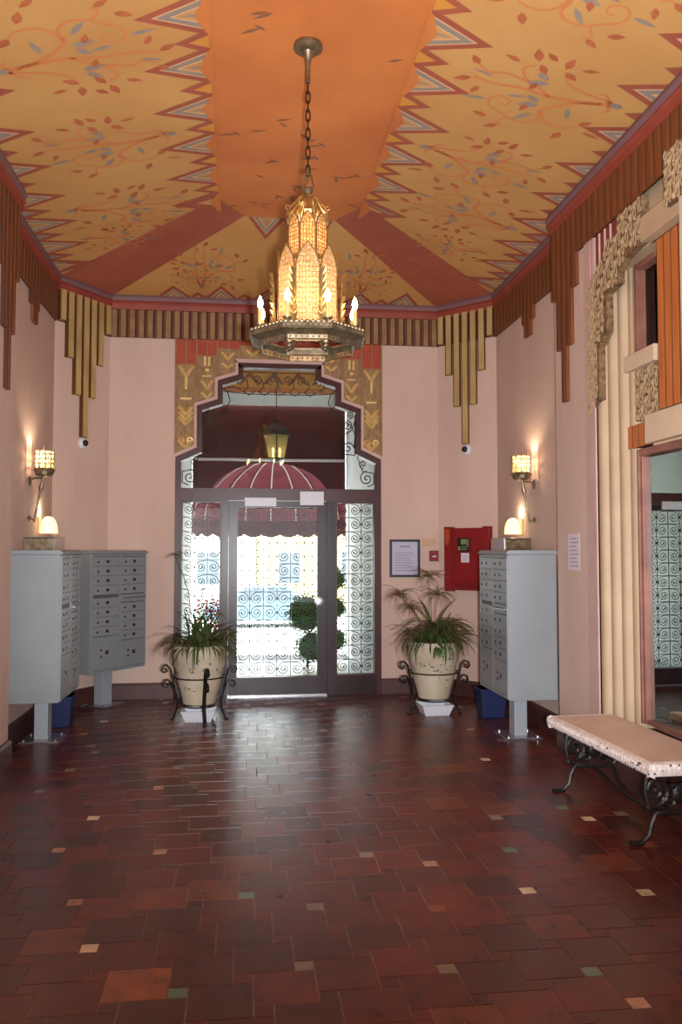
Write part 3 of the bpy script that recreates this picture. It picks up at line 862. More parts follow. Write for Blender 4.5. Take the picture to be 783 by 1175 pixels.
tier(.172, .134, 2.85, 3.325, 'lower_panel', 'mica', 1, 16, 7, .68)
m = MB()   # lotus tip leaves on the crown
for k in range(8):
    a = -pi / 2 + k * pi / 4; c, s = cos(a), sin(a); tx, ty = -s, c
    def q(u, r, z): return (c * r + tx * u, s * r + ty * u, Z(z))
    m.add([q(0, .03, 3.665), q(-.022, .065, 3.60), q(-.016, .10, 3.54), q(.016, .10, 3.54), q(.022, .065, 3.60)], [(0, 1, 2, 3, 4)])
    m.tube([q(0, .03, 3.665), q(0, .067, 3.60), q(0, .10, 3.54)], .003, 4)
m.build('crown_leaf', 'gilt', ch)
# corner posts and collar rings
m = MB()
for ap, z in ((.114, 3.27), (.114, 3.255), (.174, 2.86), (.176, 2.84)):
    m.tube([oct_pt(ap, k, Z(z)) for k in range(8)], .005, 5, closed=True)
for k in range(8):
    m.tube([oct_pt(.112, k, Z(3.255)), oct_pt(.112, k, Z(3.46)), oct_pt(.124, k, Z(3.50))], .005, 5)
    m.tube([oct_pt(.172, k, Z(2.84)), oct_pt(.172, k, Z(3.16))], .005, 5)
    m.tube([oct_pt(.172, k, Z(3.16)), oct_pt(.15, k, Z(3.24)), oct_pt(.112, k, Z(3.27))], .004, 5)
m.build('corner_post', 'antique', ch)
# leaves rising at the corners of the lower tier
lb = MB()
def acanthus(mb, ap, z0, z1):
    v = oct_pt(1, 0, 0); v.normalize(); t = Vector((-v.y, v.x, 0)); r0 = ap / cos(pi / 8) + .008; n = 7
    mb.tube([v * r0 + Vector((0, 0, Z(z0))), v * (r0 + .012) + Vector((0, 0, Z((z0 + z1) / 2))), v * (r0 + .02) + Vector((0, 0, Z(z1)))], .0035, 4)
    for i in range(n):
        f = i / n; z = z0 + (z1 - z0) * f; w = .034 * (1 - .55 * f)
        for s in (-1, 1):
            b = v * (r0 + .008 + .01 * f)
            mb.add([b + Vector((0, 0, Z(z))), b + t * (s * w) + v * .014 + Vector((0, 0, Z(z + .03))), b + t * (s * w * .75) + v * .018 + Vector((0, 0, Z(z + .055))), b + Vector((0, 0, Z(z + .04)))], [(0, 1, 2, 3)])
acanthus(lb, .178, 2.86, 3.16)
l0 = lb.build('acanthus_leaf', 'gilt', ch)
for k in range(1, 8): dupm(l0, ch, rz=k * pi / 4)
# gallery rings
m = MB(); A = .325
def band(m, ap0, z0, ap1, z1, mi=0):
    m.mi = mi
    for k in range(8):
        m.add([oct_pt(ap0, k, Z(z0)), oct_pt(ap0, k + 1, Z(z0)), oct_pt(ap1, k + 1, Z(z1)), oct_pt(ap1, k, Z(z1))], [(0, 1, 2, 3)])
band(m, A, 2.785, A, 2.815); band(m, A - .012, 2.785, A - .012, 2.815); band(m, A, 2.815, A - .05, 2.818); band(m, A - .05, 2.818, A - .05, 2.805)
band(m, A, 2.785, A - .012, 2.785); 
for z in (2.788, 2.813): m.tube([oct_pt(A + .003, k, Z(z)) for k in range(8)], .005, 5, closed=True)
for k in range(8):     # scalloped cresting and studs
    a, b = oct_pt(A, k, Z(2.82)), oct_pt(A, k + 1, Z(2.82))
    for i in range(9):
        c = a.lerp(b, (i + .5) / 9); m.ball(tuple(c), .0105, 6, (1, 1, 1.1))
        c2 = oct_pt(A + .004, k, Z(2.80)).lerp(oct_pt(A + .004, k + 1, Z(2.80)), (i + .5) / 9); m.ball(tuple(c2), .005, 5)
m.build('gallery_ring', 'antique', ch)
m = MB(); band(m, A - .005, 2.783, A - .055, 2.762); band(m, A - .055, 2.762, A - .058, 2.735); band(m, A - .058, 2.735, A - .066, 2.735); band(m, A - .066, 2.735, A - .064, 2.765)
for z in (2.736, 2.762): m.tube([oct_pt(A - .057, k, Z(z)) for k in range(8)], .004, 5, closed=True)
for k in range(8):
    for i in range(7):
        c = oct_pt(A - .067, k, Z(2.75)).lerp(oct_pt(A - .067, k + 1, Z(2.75)), (i + .5) / 7)
        m.mi = 1; m.ball(tuple(c), .0055, 6); 
        c = oct_pt(A - .0555, k, Z(2.75)).lerp(oct_pt(A - .0555, k + 1, Z(2.75)), (i + .5) / 7); m.ball(tuple(c), .0055, 6); m.mi = 0
for k in range(8):     # spokes from the body to the ring
    m.tube([oct_pt(.172, k, Z(2.85)), oct_pt(.22, k, Z(2.80)), oct_pt(A - .03, k, Z(2.80))], .006, 5)
m.build('lower_ring', ['antique', 'bronze_dk'], ch)
# candles
cd0 = None
for k in range(8):
    v = oct_pt(.272, k, 0)
    if cd0 is None:
        m = MB(); m.lathe([(0, 0), (.022, .0), (.028, .006), (.030, .014), (.016, .018), (.013, .03), (.026, .034), (.028, .04), (.012, .042)], 12)
        m.mi = 1; m.lathe([(.0125, .04), (.0125, .125), (.010, .128), (0, .128)], 12)
        cd0 = m.build('candle', ['antique', 'sleeve'], ch, smooth=True)
        m = MB(); m.lathe([(.006, .128), (.012, .14), (.0165, .158), (.014, .178), (.007, .196), (0, .208)], 12)
        bl0 = m.build('candle_bulb', 'bulb', cd0, smooth=True)
        c = cd0
    else:
        c = cd0.copy(); COL.objects.link(c); c.parent = ch
        b = bl0.copy(); COL.objects.link(b); b.parent = c
    c.location = (v.x, v.y, Z(2.815))
def point(name, loc, e, col, r=.02):
    l = bpy.data.lights.new(name, 'POINT'); l.energy = e; l.color = col[:3]; l.shadow_soft_size = r
    o = bpy.data.objects.new(name, l); COL.objects.link(o); o.location = loc; return o
WARM = (1.0, .80, .56)
for k in range(8):
    v = oct_pt(.272, k, 0); v = Matrix.Rotation(R_(-4.6), 3, 'Z') @ v
    point('candle_light', (CHX + v.x, CHY + v.y, 2.815 + .168), 1.6, WARM, .016)
point('chandelier_lamp', (CHX, CHY, 3.0), 6, WARM, .03)
point('chandelier_lamp', (CHX, CHY, 3.39), 2.2, WARM, .02)

# ------------------------------------------------------------------ wall sconces and dome lamps
def sconce(loc, rz, label):
    """local: +y into the wall, origin on the wall at z = lowest point"""
    t = thing('wall_sconce', label, 'wall lamp', loc, rz, 'torch sconces on the side walls')
    m = MB()
    m.ball((0, -.012, .035), .022, 8, (1, .5, 1.3)); m.tube([(0, -.01, .04), (0, -.05, .02)], .006, 5)
    m.build('wall_bracket', 'antique', t)
    m = MB(); m.ball((0, -.012, .36), .026, 8, (1, .5, 1.8)); m.tube([(0, -.01, .37), (0, -.06, .385), (0, -.12, .385)], .008, 5)
    m.build('wall_bracket', 'antique', t)
    m = MB(); m.tube([(0, -.05, 0), (0, -.055, .02), (0, -.085, .2), (0, -.10, .27), (0, -.105, .30), (0, -.118, .36), (0, -.125, .40)], [.006, .011, .009, .011, .022, .010, .014], 8)
    m.build('torch_stem', 'antique', t, smooth=True)
    C = (0, -.13)
    m = MB(); m.lathe([(.01, .395), (.05, .40), (.078, .415), (.085, .44), (.08, .465), (.085, .47)], 12, (C[0], C[1], 0))
    for k in range(12):
        a = 2 * pi * k / 12; m.ball((C[0] + .084 * cos(a), C[1] + .084 * sin(a), .455), .012, 6)
    m.build('gallery', 'antique', t)
    m = MB(); m.lathe([(.078, .47), (.080, .56), (.078, .62)], 16, (C[0], C[1], 0)); m.build('shade', 'mica2', t, smooth=True)
    m = MB()
    for k in range(10):
        a = 2 * pi * (k + .5) / 10; c, s = cos(a), sin(a); r = .083
        top = .68 if k % 5 == 0 else .645
        m.tube([(C[0] + r * c, C[1] + r * s, .47), (C[0] + r * c, C[1] + r * s, .61), (C[0] + (r - .006) * c, C[1] + (r - .006) * s, top)], [.007, .006, .001], 5)
        for j in range(3):
            z = .50 + .04 * j; a2 = a + 2 * pi / 10
            m.tube([(C[0] + r * c, C[1] + r * s, z), (C[0] + r * cos((a + a2) / 2), C[1] + r * sin((a + a2) / 2), z + .018), (C[0] + r * cos(a2), C[1] + r * sin(a2), z)], .005, 4)
    m.build('shade_cage', 'antique', t)
    m = MB(); m.lathe([(0, .50), (.014, .51), (.017, .53), (.012, .56), (0, .575)], 10, (C[0], C[1], 0)); m.build('bulb', 'hotcore', t, smooth=True)
    w = Matrix.Rotation(rz, 3, 'Z') @ Vector((0, -.12, .56)); point('sconce_light', Vector(loc) + w, 12, WARM, .015)
    return t
sconce((XRF, 7.34, 1.81), -pi / 2, 'lit antique torch sconce with caged amber shade on the far right wall')
sconce((XLF, 7.47, 1.81), pi / 2, 'lit antique torch sconce with caged amber shade on the far left wall')
def dome(loc, rz, label):
    t = thing('dome_lamp', label, 'wall lamp', loc, rz, 'small dome lamps over the wall boxes')
    m = MB(); m.box(-.05, .05, -.012, 0, -.01, .15); m.build('back_plate', 'beige', t, bevel=.004)
    m = MB(); n = 20; h = 7; vs = []; fs = []
    for i in range(h + 1):
        ph = pi / 2 * i / h; rr = .080 * cos(ph) ** .75 if i < h else 0; z = .155 * sin(ph)
        for k in range(n):
            a = 2 * pi * k / n; vs.append((rr * cos(a), -.090 + rr * sin(a), z))
    for i in range(h):
        for k in range(n): fs.append((i * n + k, i * n + (k + 1) % n, (i + 1) * n + (k + 1) % n, (i + 1) * n + k))
    fs.append(list(range(n - 1, -1, -1)))
    m.add(vs, fs); m.build('dome_shade', 'domelamp', t, smooth=True)
    w = Matrix.Rotation(rz, 3, 'Z') @ Vector((0, -.05, .21)); point('dome_light', Vector(loc) + w, 1.1, WARM, .03)
dome((XRF, 7.72, 1.72), -pi / 2, 'glowing frosted dome lamp on the right wall behind the right mailbox')
dome((XLF, 7.86, 1.72), pi / 2, 'glowing frosted dome lamp on the left wall behind the left mailboxes')
def wbox(loc, rz, label):
    t = thing('wall_box', label, 'box', loc, rz, 'metal boxes under the dome lamps')
    m = MB(); m.box(-.2, .2, -.25, 0, 0, .36); m.build('body', 'antique', t, bevel=.006)
    m = MB(); m.box(-.21, .21, -.262, -.25, .0, .365); m.box(-.215, .215, -.262, .0, .36, .37); m.build('front_cover', 'silver', t, bevel=.003)
wbox((XRF, 7.66, 1.31), -pi / 2, 'bronze metal box with silver front under the right dome lamp')
wbox((XLF, 7.52, 1.31), pi / 2, 'bronze metal box with silver front under the left dome lamp')

# ------------------------------------------------------------------ cluster mailboxes
def mailbox(loc, rz, label):
    t = thing('cluster_mailbox', label, 'mailbox', loc, rz, 'grey cluster mailboxes')
    W, D, z0, z1 = .775, .40, .36, 1.53
    m = MB(); m.box(-W / 2, W / 2, -D / 2, D / 2, z0, z1); m.build('cabinet', 'grey', t, bevel=.004)
    m = MB(); m.prism([(-.22, z1), (-.225, z1 + .012), (-.2, z1 + .035), (.2, z1 + .035), (.21, z1)], lambda p, d: (d, p[0], p[1]), -W / 2 - .012, W / 2 + .012)
    m.build('roof_cap', 'grey', t, bevel=.003)
    y = -D / 2
    m = MB(); m.box(-W / 2 + .008, -W / 2 + .022, y - .014, y, z0 + .01, z1 - .01); m.box(W / 2 - .022, W / 2 - .008, y - .014, y, z0 + .01, z1 - .01)
    m.box(-.012, .012, y - .014, y, z0 + .01, z1 - .01); m.box(-W / 2 + .022, W / 2 - .022, y - .012, y, z0 + .01, z0 + .03); m.box(-W / 2 + .022, W / 2 - .022, y - .012, y, z1 - .025, z1 - .01)
    m.build('door_frame', 'grey', t)
    m = MB(); m.box(-W / 2 + .022, -.012, y - .002, y, z0 + .03, z1 - .025); m.box(.012, W / 2 - .022, y - .002, y, z0 + .03, z1 - .025)
    m.build('inner_face', 'greydk', t)
    dw = W / 2 - .022 - .012 - .006
    def door(cx_, zb, h, parcel=False, proto=[None, None]):
        i = 1 if parcel else 0
        if proto[i] is None:
            m = MB(); m.box(-dw / 2, dw / 2, -.012, 0, 0, h); d = m.build('parcel_door' if parcel else 'mailbox_door', 'grey', t, bevel=.002)
            m = MB(); m.box(-.004, .034, -.016, -.012, h * .5 - (.014), h * .5 + .014 + (.01 if parcel else 0)); m.build('number_plate', 'plate_num', d)
            for lz in ((h * .46,) if not parcel else (h * .40, h * .60)):
                l = MB(); n = 10; xo = -.115 + (.05 if parcel else 0)
                l.v = [(xo + .011 * cos(2 * pi * k / n), -.012, lz + .011 * sin(2 * pi * k / n)) for k in range(n)]
                l.v += [(xo + .009 * cos(2 * pi * k / n), -.02, lz + .009 * sin(2 * pi * k / n)) for k in range(n)]
                l.f = [(k, (k + 1) % n, n + (k + 1) % n, n + k) for k in range(n)] + [[n + k for k in range(n)]]
                l.m = [0] * (n + 1)
                l.build('lock', 'plate_num', d)
            proto[i] = d
        else:
            d = proto[i].copy(); COL.objects.link(d); d.parent = t
            for g in list(proto[i].children):
                q = g.copy(); COL.objects.link(q); q.parent = d
        d.location = (cx_, y - .002, zb)
    P = [None, None]
    xl = -(W / 2 - .022 + .012) / 2; xr = -xl
    H = .0905; pit = .0935
    top = z1 - .028
    for k in range(4): door(xl, top - pit * (k + 1), H, False, P)
    for k in range(4): door(xl, top - .03 - pit * (k + 5), H, False, P)
    for k in range(4): door(xr, top - pit * (k + 1), H, False, P)
    for k in range(4): door(xr, top - .09 - pit * (k + 5), H, False, P)
    zp = top - .03 - pit * 8 - .006
    hp = zp - (z0 + .034)
    door(xl, z0 + .034, hp, True, P)
    hp2 = (top - .09 - pit * 8 - .006) - (z0 + .034)
    door(xr, z0 + .034, hp2, True, [P[0], None])
    m = MB(); zs = top - pit * 4 - .012
    m.box(xr - dw / 2, xr + dw / 2, y - .012, y, zs - .072, zs); m.mi = 1
    m.prism([(y - .012, zs - .02), (y - .045, zs - .028), (y - .045, zs - .034), (y - .012, zs - .03)], lambda p, d: (d, p[0], p[1]), xr - dw / 2 + .01, xr + dw / 2 - .01)
    m.build('outgoing_slot', ['grey', 'silver'], t)
    m = MB(); m.box(-.07, .07, -.055, .055, .012, z0); m.build('pedestal', 'postgrey', t, bevel=.004)
    m = MB(); m.box(-.155, .155, -.155, .155, 0, .012)
    for a in (-1, 1):
        for b in (-1, 1): m.lathe([(.012, .012), (.012, .024), (0, .026)], 8, (a * .125, b * .125, 0))
    m.build('base_plate', 'silver', t)
    return t
mailbox((-1.62, 7.18, 0), pi / 2, 'nearest left grey cluster mailbox on a pedestal, turned edge-on to the left wall')
mailbox((-1.375, 8.68, 0), DL, 'grey cluster mailbox facing out of the left canted corner, doors in full view')
mailbox((2.345, 6.84, 0), -pi / 2, 'grey cluster mailbox against the right wall with its silver outgoing slot')

def bin_(loc, label):
    m = MB(); n = 4
    m.prism([(-.13, -.10), (.13, -.10), (.13, .10), (-.13, .10)], lambda p, d: (p[0] * .8 * (1 + .2 * d), p[1] * (1 + .2 * d), .27 * d), 0, 1)
    m.box(-.135, .135, -.13, .13, .25, .27)
    o = m.build('recycling_bin', 'bin', bevel=.006); o.location = loc; tag(o, label, 'bin', 'blue bins under the mailboxes')
bin_((2.36, 7.66, 0), 'blue plastic bin on the floor behind the right mailbox pedestal')
bin_((-1.60, 7.72, 0), 'blue plastic bin on the floor behind the left mailbox pedestal')

# ------------------------------------------------------------------ planters
def scroll_pts(c, d, pts):
    return [(c[0] + d[0] * r, c[1] + d[1] * r, z) for r, z in pts]
def planter(loc, a0, lab_p, lab_s, lab_t, seed, right):
    t = thing('potted_plant', lab_p, 'plant', (loc[0], loc[1], .15), 0)
    rnd = random.Random(seed)
    H = .54
    prof = [(0, 0), (.135, 0), (.15, .01), (.165, .08), (.20, .2), (.222, .33), (.236, .36), (.240, .45), (.248, .52), (.252, .54), (.235, .545), (.225, .50), (0, .49)]
    m = MB(); m.lathe(prof, 32); m.mi = 1
    for k in range(26):
        a = -pi / 2 + rnd.gauss(0, .55); zc_ = rnd.choice((.30, .34, .40, .16)) + rnd.gauss(0, .02)
        rr = .15 + zc_ * .2 + .012
        rr = next((p[0] + (q[0] - p[0]) * (zc_ - p[1]) / (q[1] - p[1]) for p, q in zip(prof[3:9], prof[4:10]) if p[1] <= zc_ <= q[1]), rr) + .0015
        w = rnd.uniform(.008, .022); h = rnd.uniform(.005, .015)
        c = Vector((rr * cos(a), rr * sin(a), zc_)); tt = Vector((-sin(a), cos(a), 0)); up = Vector((.25 * cos(a), .25 * sin(a), 1)).normalized()
        pts = []
        for j in range(7):
            an = 2 * pi * j / 7; q = rnd.uniform(.6, 1); pts.append(c + tt * (w * q * cos(an)) + up * (h * q * sin(an)))
        m.add(pts, [list(range(7))])
    m.build('pot', ['pot', 'potdk'], t, smooth=True)
    m = MB(); m.lathe([(0, .505), (.229, .50)], 20); m.build('soil', 'soil', t)
    def blade(m, base, az, ln, lean, w, droop):
        d = Vector((cos(az), sin(az), 0)); s = Vector((-sin(az), cos(az), 0)); n = 7; vs = []; p = Vector(base); el = lean
        for i in range(n + 1):
            f = i / n; ww = w * (1 - f) ** .6 * (.5 + f * 1.2 if f < .4 else 1) / 2
            vs += [p - s * ww, p + s * ww + Vector((0, 0, .003))]
            p = p + (d * cos(el) + Vector((0, 0, sin(el)))) * (ln / n); el -= droop / n
        m.add(vs, [(2 * i, 2 * i + 1, 2 * i + 3, 2 * i + 2) for i in range(n)])
    m = MB(); N = 330 if right else 280
    for k in range(N):
        az = rnd.uniform(0, 2 * pi); r = rnd.uniform(0, .17); el = rnd.uniform(.5, 1.45)
        m.mi = rnd.choice((0, 0, 0, 1, 2))
        blade(m, (r * cos(az + rnd.uniform(-1, 1)), r * sin(az), .50), az, rnd.uniform(.24, .46), el, rnd.uniform(.014, .034), rnd.uniform(1.2, 3.2))
    if not right:
        for az in (pi * .95, pi * 1.02, 2.9, .1, -.15):
            for j in range(3):
                m.mi = 2 if az > 1 else 0; blade(m, (.05 * cos(az), .05 * sin(az), .50), az + rnd.uniform(-.2, .2), rnd.uniform(.42, .52), 1.15, .024, 2.9)
        m.mi = 0
        for j in range(26): blade(m, (rnd.uniform(-.1, .12), rnd.uniform(-.1, .1), .5), rnd.uniform(0, 6.28), rnd.uniform(.3, .47), rnd.uniform(1.25, 1.5), .034, rnd.uniform(.3, 1.2))
    else:
        for k in range(70):
            az = rnd.uniform(0, 2 * pi); m.mi = rnd.choice((0, 1)); blade(m, (.05, 0, .52), az, rnd.uniform(.42, .6), rnd.uniform(1.2, 1.5), .024, 2.6)
        for az in (.3, 1.9, 2.6): m.mi = 0; blade(m, (0, 0, .6), az, .44, 1.25, .05, .8)
        for j in range(12): m.mi = 0; blade(m, (-.02, -.2, .52), -pi / 2 + rnd.uniform(-.5, .5), rnd.uniform(.1, .22), -.2, .025, 1.5)
    m.build('foliage', ['leaf', 'leafred', 'leafdry'], t)
    tuft_spec = ([(-.05, -.02, .64, .21, 0), (-.32, .02, .46, .22, 0), (.04, 0, .46, .21, 0), (-.24, -.08, .34, .20, 0), (.16, 0, .16, .17, 0), (-.24, -.1, .1, .16, 0), (.18, .05, .02, .15, 0)] if right
                 else [(-.22, .05, .85, .13, 0), (.02, .05, .52, .12, 0), (.14, .06, .28, .13, 0)])
    for (dx, dy, hz, rad, _) in tuft_spec:
        m = MB(); top = Vector((dx, dy, .52 + hz))
        m.tube([(dx * .2, dy * .2, .50), (dx * .5, dy * .5, .52 + hz * .6), top], .004, 5)
        nn = 48 if right else 16
        for k in range(nn):
            az = 2 * pi * k / nn + rnd.uniform(-.1, .1)
            blade(m, tuple(top), az, rad * rnd.uniform(.8, 1.15), rnd.uniform(-.1, 1.1), 0.009 if right else .006, rnd.uniform(1.2, 2.6))
        m.build('papyrus_tuft', 'leafdry' if right or dx > 0 else 'leaf', t)
    # iron stand
    st = thing('plant_stand', lab_s, 'plant stand', (loc[0], loc[1], 0), 0, 'black iron plant stands')
    m = MB(); nr = 24
    m.tube([(.238 * cos(2 * pi * i / nr), .238 * sin(2 * pi * i / nr), .40) for i in range(nr)], .007, 6, closed=True)
    m.build('support_ring', 'blackiron', st); m = MB()
    m.tube([(.155 * cos(2 * pi * i / nr), .155 * sin(2 * pi * i / nr), .135) for i in range(nr)], .007, 6, closed=True)
    for a in a0:
        m.tube([(.155 * cos(a), .155 * sin(a), .135), (0, 0, .135)], .007, 5)
    m.build('support_ring', 'blackiron', st)
    for a in a0:
        d = (cos(a), sin(a)); s = Vector((-d[1], d[0], 0))
        path = [(.245, 0), (.235, .03), (.205, .10), (.20, .16), (.225, .28), (.25, .40), (.265, .47), (.30, .505), (.335, .495), (.345, .46), (.325, .435), (.30, .445), (.30, .465), (.315, .47)]
        path2 = [(.228, .28), (.255, .34), (.285, .37), (.32, .36), (.33, .325), (.31, .30), (.285, .31), (.29, .33)]
        m = MB()
        for pth in (path, path2):
            P = [Vector((d[0] * r, d[1] * r, z)) for r, z in pth]
            # flat strap: two parallel tubes make its width
            for o in (-.011, 0, .011): m.tube([p + s * o for p in P], .0075, 6)
        m.tube([Vector((d[0] * r, d[1] * r, z)) for r, z in ((.245, .0), (.27, .008))], .012, 6)
        m.build('leg', 'blackiron', st, smooth=True)
    # drip tray
    m = MB()
    f = lambda p, d: (p[0] * (1 + .35 * d), p[1] * (1 + .35 * d), .1 * d)
    base = [(-.115, -.10), (.115, -.10), (.115, .10), (-.115, .10)]
    o_ = [f(p, 0) for p in base] + [f(p, 1) for p in base] + [(p[0] * 1.28, p[1] * 1.28, .1) for p in base] + [(p[0] * .95, p[1] * .95, .015) for p in base]
    m.add(o_, [(3, 2, 1, 0)] + [(i, (i + 1) % 4, 4 + (i + 1) % 4, 4 + i) for i in range(4)] + [(4 + i, 4 + (i + 1) % 4, 8 + (i + 1) % 4, 8 + i) for i in range(4)] + [(8 + i, 8 + (i + 1) % 4, 12 + (i + 1) % 4, 12 + i) for i in range(4)] + [(12, 13, 14, 15)])
    o = m.build('drip_tray', 'white'); o.location = (loc[0], loc[1] - .02, 0); o.rotation_euler = (0, 0, .06 if right else -.05); tag(o, lab_t, 'tray', 'white drip trays under the plant stands')
planter((-.37, 7.82), (R_(-75), R_(-5), R_(175)), 'weathered cream pot of dark strappy leaves beside the left side of the door',
        'black scrolled iron stand holding the pot left of the door', 'white tapered drip tray on the floor under the left pot', 11, False)
planter((1.855, 7.85), (R_(-172), R_(-8), R_(90)), 'weathered cream pot of papyrus tufts and bushy leaves right of the door',
        'black scrolled iron stand holding the papyrus pot right of the door', 'white tapered drip tray on the floor under the right papyrus pot', 23, True)

# ------------------------------------------------------------------ things on the walls
def onwall(name, label, cat, p, rz, parts, group=None):
    t = thing(name, label, cat, p, rz, group)
    for nm, mt, fn in parts:
        m = MB(); fn(m); m.build(nm, mt, t, bevel=.0015)
    return t
onwall('picture_frame', 'dark framed notice under glass on the wall right of the door', 'picture', (1.805, YB, 1.27), 0, [
    ('frame', 'frameblue', lambda m: [m.box(-.17, -.145, -.025, 0, 0, .415), m.box(.145, .17, -.025, 0, 0, .415), m.box(-.145, .145, -.025, 0, 0, .025), m.box(-.145, .145, -.025, 0, .39, .415)]),
    ('sheet', 'lilac', lambda m: m.box(-.145, .145, -.008, 0, .025, .39)),
    ('print', 'ink', lambda m: [m.box(-.06, .06, -.0095, -.008, .33, .345)] + [m.box(-.11, .11 - .02 * (k % 3), -.0095, -.008, .07 + .028 * k, .077 + .028 * k) for k in range(8)])])
onwall('fire_alarm_pull', 'small red fire alarm pull station between the picture and the red cabinet', 'fire alarm', (2.13, YB + .002, 1.445), 0, [
    ('body', 'alarm', lambda m: m.box(-.048, .048, -.045, 0, 0, .118)), ('handle', 'paper', lambda m: m.box(-.022, .022, -.053, -.045, .045, .06))])
o = MB(); o.box(-.073, .073, -.01, 0, 0, .085); oo = o.build('placard', 'beige', bevel=.002); oo.location = (2.08, YB, 1.61); tag(oo, 'small blank beige placard above the red pull station', 'placard')
XR_, LR_ = wf(4)
p = XR_((.405, 0, 0))
fc = thing('fire_panel_cabinet', 'red fire alarm cabinet mounted in the right canted corner', 'cabinet', (p[0], p[1], 1.135), DR)
m = MB(); m.box(-.262, .262, -.075, 0, .0, .67); m.build('body', 'alarm', fc, bevel=.003)
m = MB(); m.box(-.275, -.19, -.09, -.0, -.015, .685); m.box(.20, .275, -.09, -.0, -.015, .685); m.build('side_post', 'alarm', fc, bevel=.003)
m = MB(); m.box(-.19, .20, -.082, -.075, .085, .655); m.build('door', 'alarm', fc, bevel=.003)
m = MB(); m.box(-.13, .2, -.115, -.075, .06, .075); m.build('ledge', 'alarm', fc)
m = MB(); m.prism([(-.265, .66), (-.21, .66), (-.205, .56), (-.22, .5), (-.24, .48), (-.26, .53)], xz0, -.0915, -.09); m.build('orange_scuff', 'alarm2', fc)
m = MB(); m.box(-.1, .045, -.1, -.082, .42, .565); kp = m.build('keypad', 'black', fc, bevel=.003)
m = MB(); m.box(-.055, .015, -.103, -.1, .495, .55); m.box(-.09, -.06, -.103, -.1, .43, .47); m.box(.022, .036, -.103, -.1, .47, .55)
for k in range(3):
    for j in range(2): m.box(-.045 + .024 * k, -.03 + .024 * k, -.104, -.1, .435 + .025 * j, .45 + .025 * j)
m.build('display', 'lcd', kp)
m = MB(); m.box(-.065, .035, -.085, -.082, .30, .40); m.build('paper_note', 'paper', fc)
m = MB(); [m.box(-.05, .02, -.0855, -.085, .325 + .02 * k, .331 + .02 * k) for k in range(3)]; m.build('note_print', 'ink', fc)
def cam_dome(i, rz, label):
    X, L = wf(i); p = X((L / 2, 0, 0))
    t = thing('security_camera', label, 'camera', (p[0], p[1], 2.66), rz, 'dome cameras under the gold bars')
    m = MB(); m.lathe([(0, 0), (.055, 0), (.06, -.015), (.05, -.035), (.034, -.045)], 20); a = m.build('housing', 'white', t, smooth=True); a.rotation_euler = (-pi / 2, 0, 0); a.scale = (1, 1, 1)
    a.rotation_euler = (-pi / 2, 0, pi) if False else (-pi / 2, 0, 0)
    m = MB(); m.ball((0, -.045, 0), .033, 14); m.build('lens', 'black', t, smooth=True)
    return t
def fix_cam(t):
    for c in t.children:
        if c.name.startswith('housing'): c.rotation_euler = (-pi / 2, 0, 0)
for i, rz, lb in ((2, DL, 'white dome camera with black lens in the left canted corner'), (4, DR, 'white dome camera with black lens in the right canted corner')):
    fix_cam(cam_dome(i, rz, lb))
nt_ = thing('paper_notice', 'faded lilac paper notice taped to the near right wall', 'notice', (XRN + .001, 6.10, 1.41), -pi / 2)
m = MB(); m.box(-.11, .11, -.003, 0, 0, .28); m.build('sheet', 'paper', nt_)
m = MB(); [m.box(-.08, .08 - .02 * (k % 3), -.0035, -.003, .03 + .03 * k, .037 + .03 * k) for k in range(8)]; m.build('print', 'ink', nt_)

# ------------------------------------------------------------------ right portal: fluted jamb, mirror, window, reliefs
m = MB()
# stepped pink edge strip and fluted jamb
m.mi = 1; m.box(XRN - .012, 2.6, 5.66, 5.82, .3, 3.84)
m.mi = 0
fl = [(2.55, 5.66)]
N = 36
for i in range(N + 1):
    f = i / N; x = 2.56 + (2.735 - 2.56) * f; y = 5.66 + (5.37 - 5.66) * f
    w = abs(sin(f * 4 * pi)) * .022
    fl.append((x - w * .8, y - w * .5))
fl += [(2.80, 5.36), (2.80, 5.66)]
m.prism(fl, fpr, 0.0, 3.84)
m.build('trim_11', ['cream', 'pinkedge'], kind='structure')['label'] = 'cream fluted jamb of the right wall portal'
# baseboard in front of the portal wall under the bench
mb_ = MB(); mb_.box(2.72, 2.8, 3.2, 5.40, 0, .36); mb_.build('baseboard_portal', 'base', kind='structure')
# mirror (slightly angled in its frame)
mr = thing('wall_mirror', 'tall aged mirror in a slim pink-brown frame above the bench', 'mirror', (2.74, 5.345, .40), R_(-90))
# local x runs toward the camera, y into the wall
m = MB(); m.box(.045, 2.0, -.004, .002, .03, 1.79); mg = m.build('mirror_glass', 'mirror', mr); mg.rotation_euler = (0, 0, R_(1.6))
m = MB(); m.box(0, .022, -.05, .05, 0, 1.85); m.box(.022, .045, -.035, .05, 0, 1.85); m.box(.045, 2.0, -.05, .05, 1.80, 1.85); m.box(.045, 2.0, -.03, .05, 0, .03)
m.build('mirror_frame', 'mirrorframe', mr, bevel=.003)
def yzbox(m, xf, yn, yf, z0, z1, xb=2.80): m.box(xf, xb, yn, yf, z0, z1)
def slats(m, xf, yn, yf, z0, z1, n, a=0, b=1):
    m.mi = b; m.box(xf + .012, 2.80, yn, yf, z0, z1); m.mi = a
    w = (yf - yn) / n
    for k in range(n):
        m.mi = a; m.box(xf, xf + .02, yn + k * w + .006, yn + (k + 1) * w - .006, z0, z1)
        m.mi = b; m.box(xf + .001, xf + .02, yn + k * w - .004, yn + k * w + .006, z0 + .001, z1 - .001)
m = MB(); slats(m, 2.68, 5.13, 5.46, 2.265, 2.42, 4); m.build('trim_12', ['oslat', 'slatgap'], kind='structure')['label'] = 'short band of orange wood slats over the mirror'
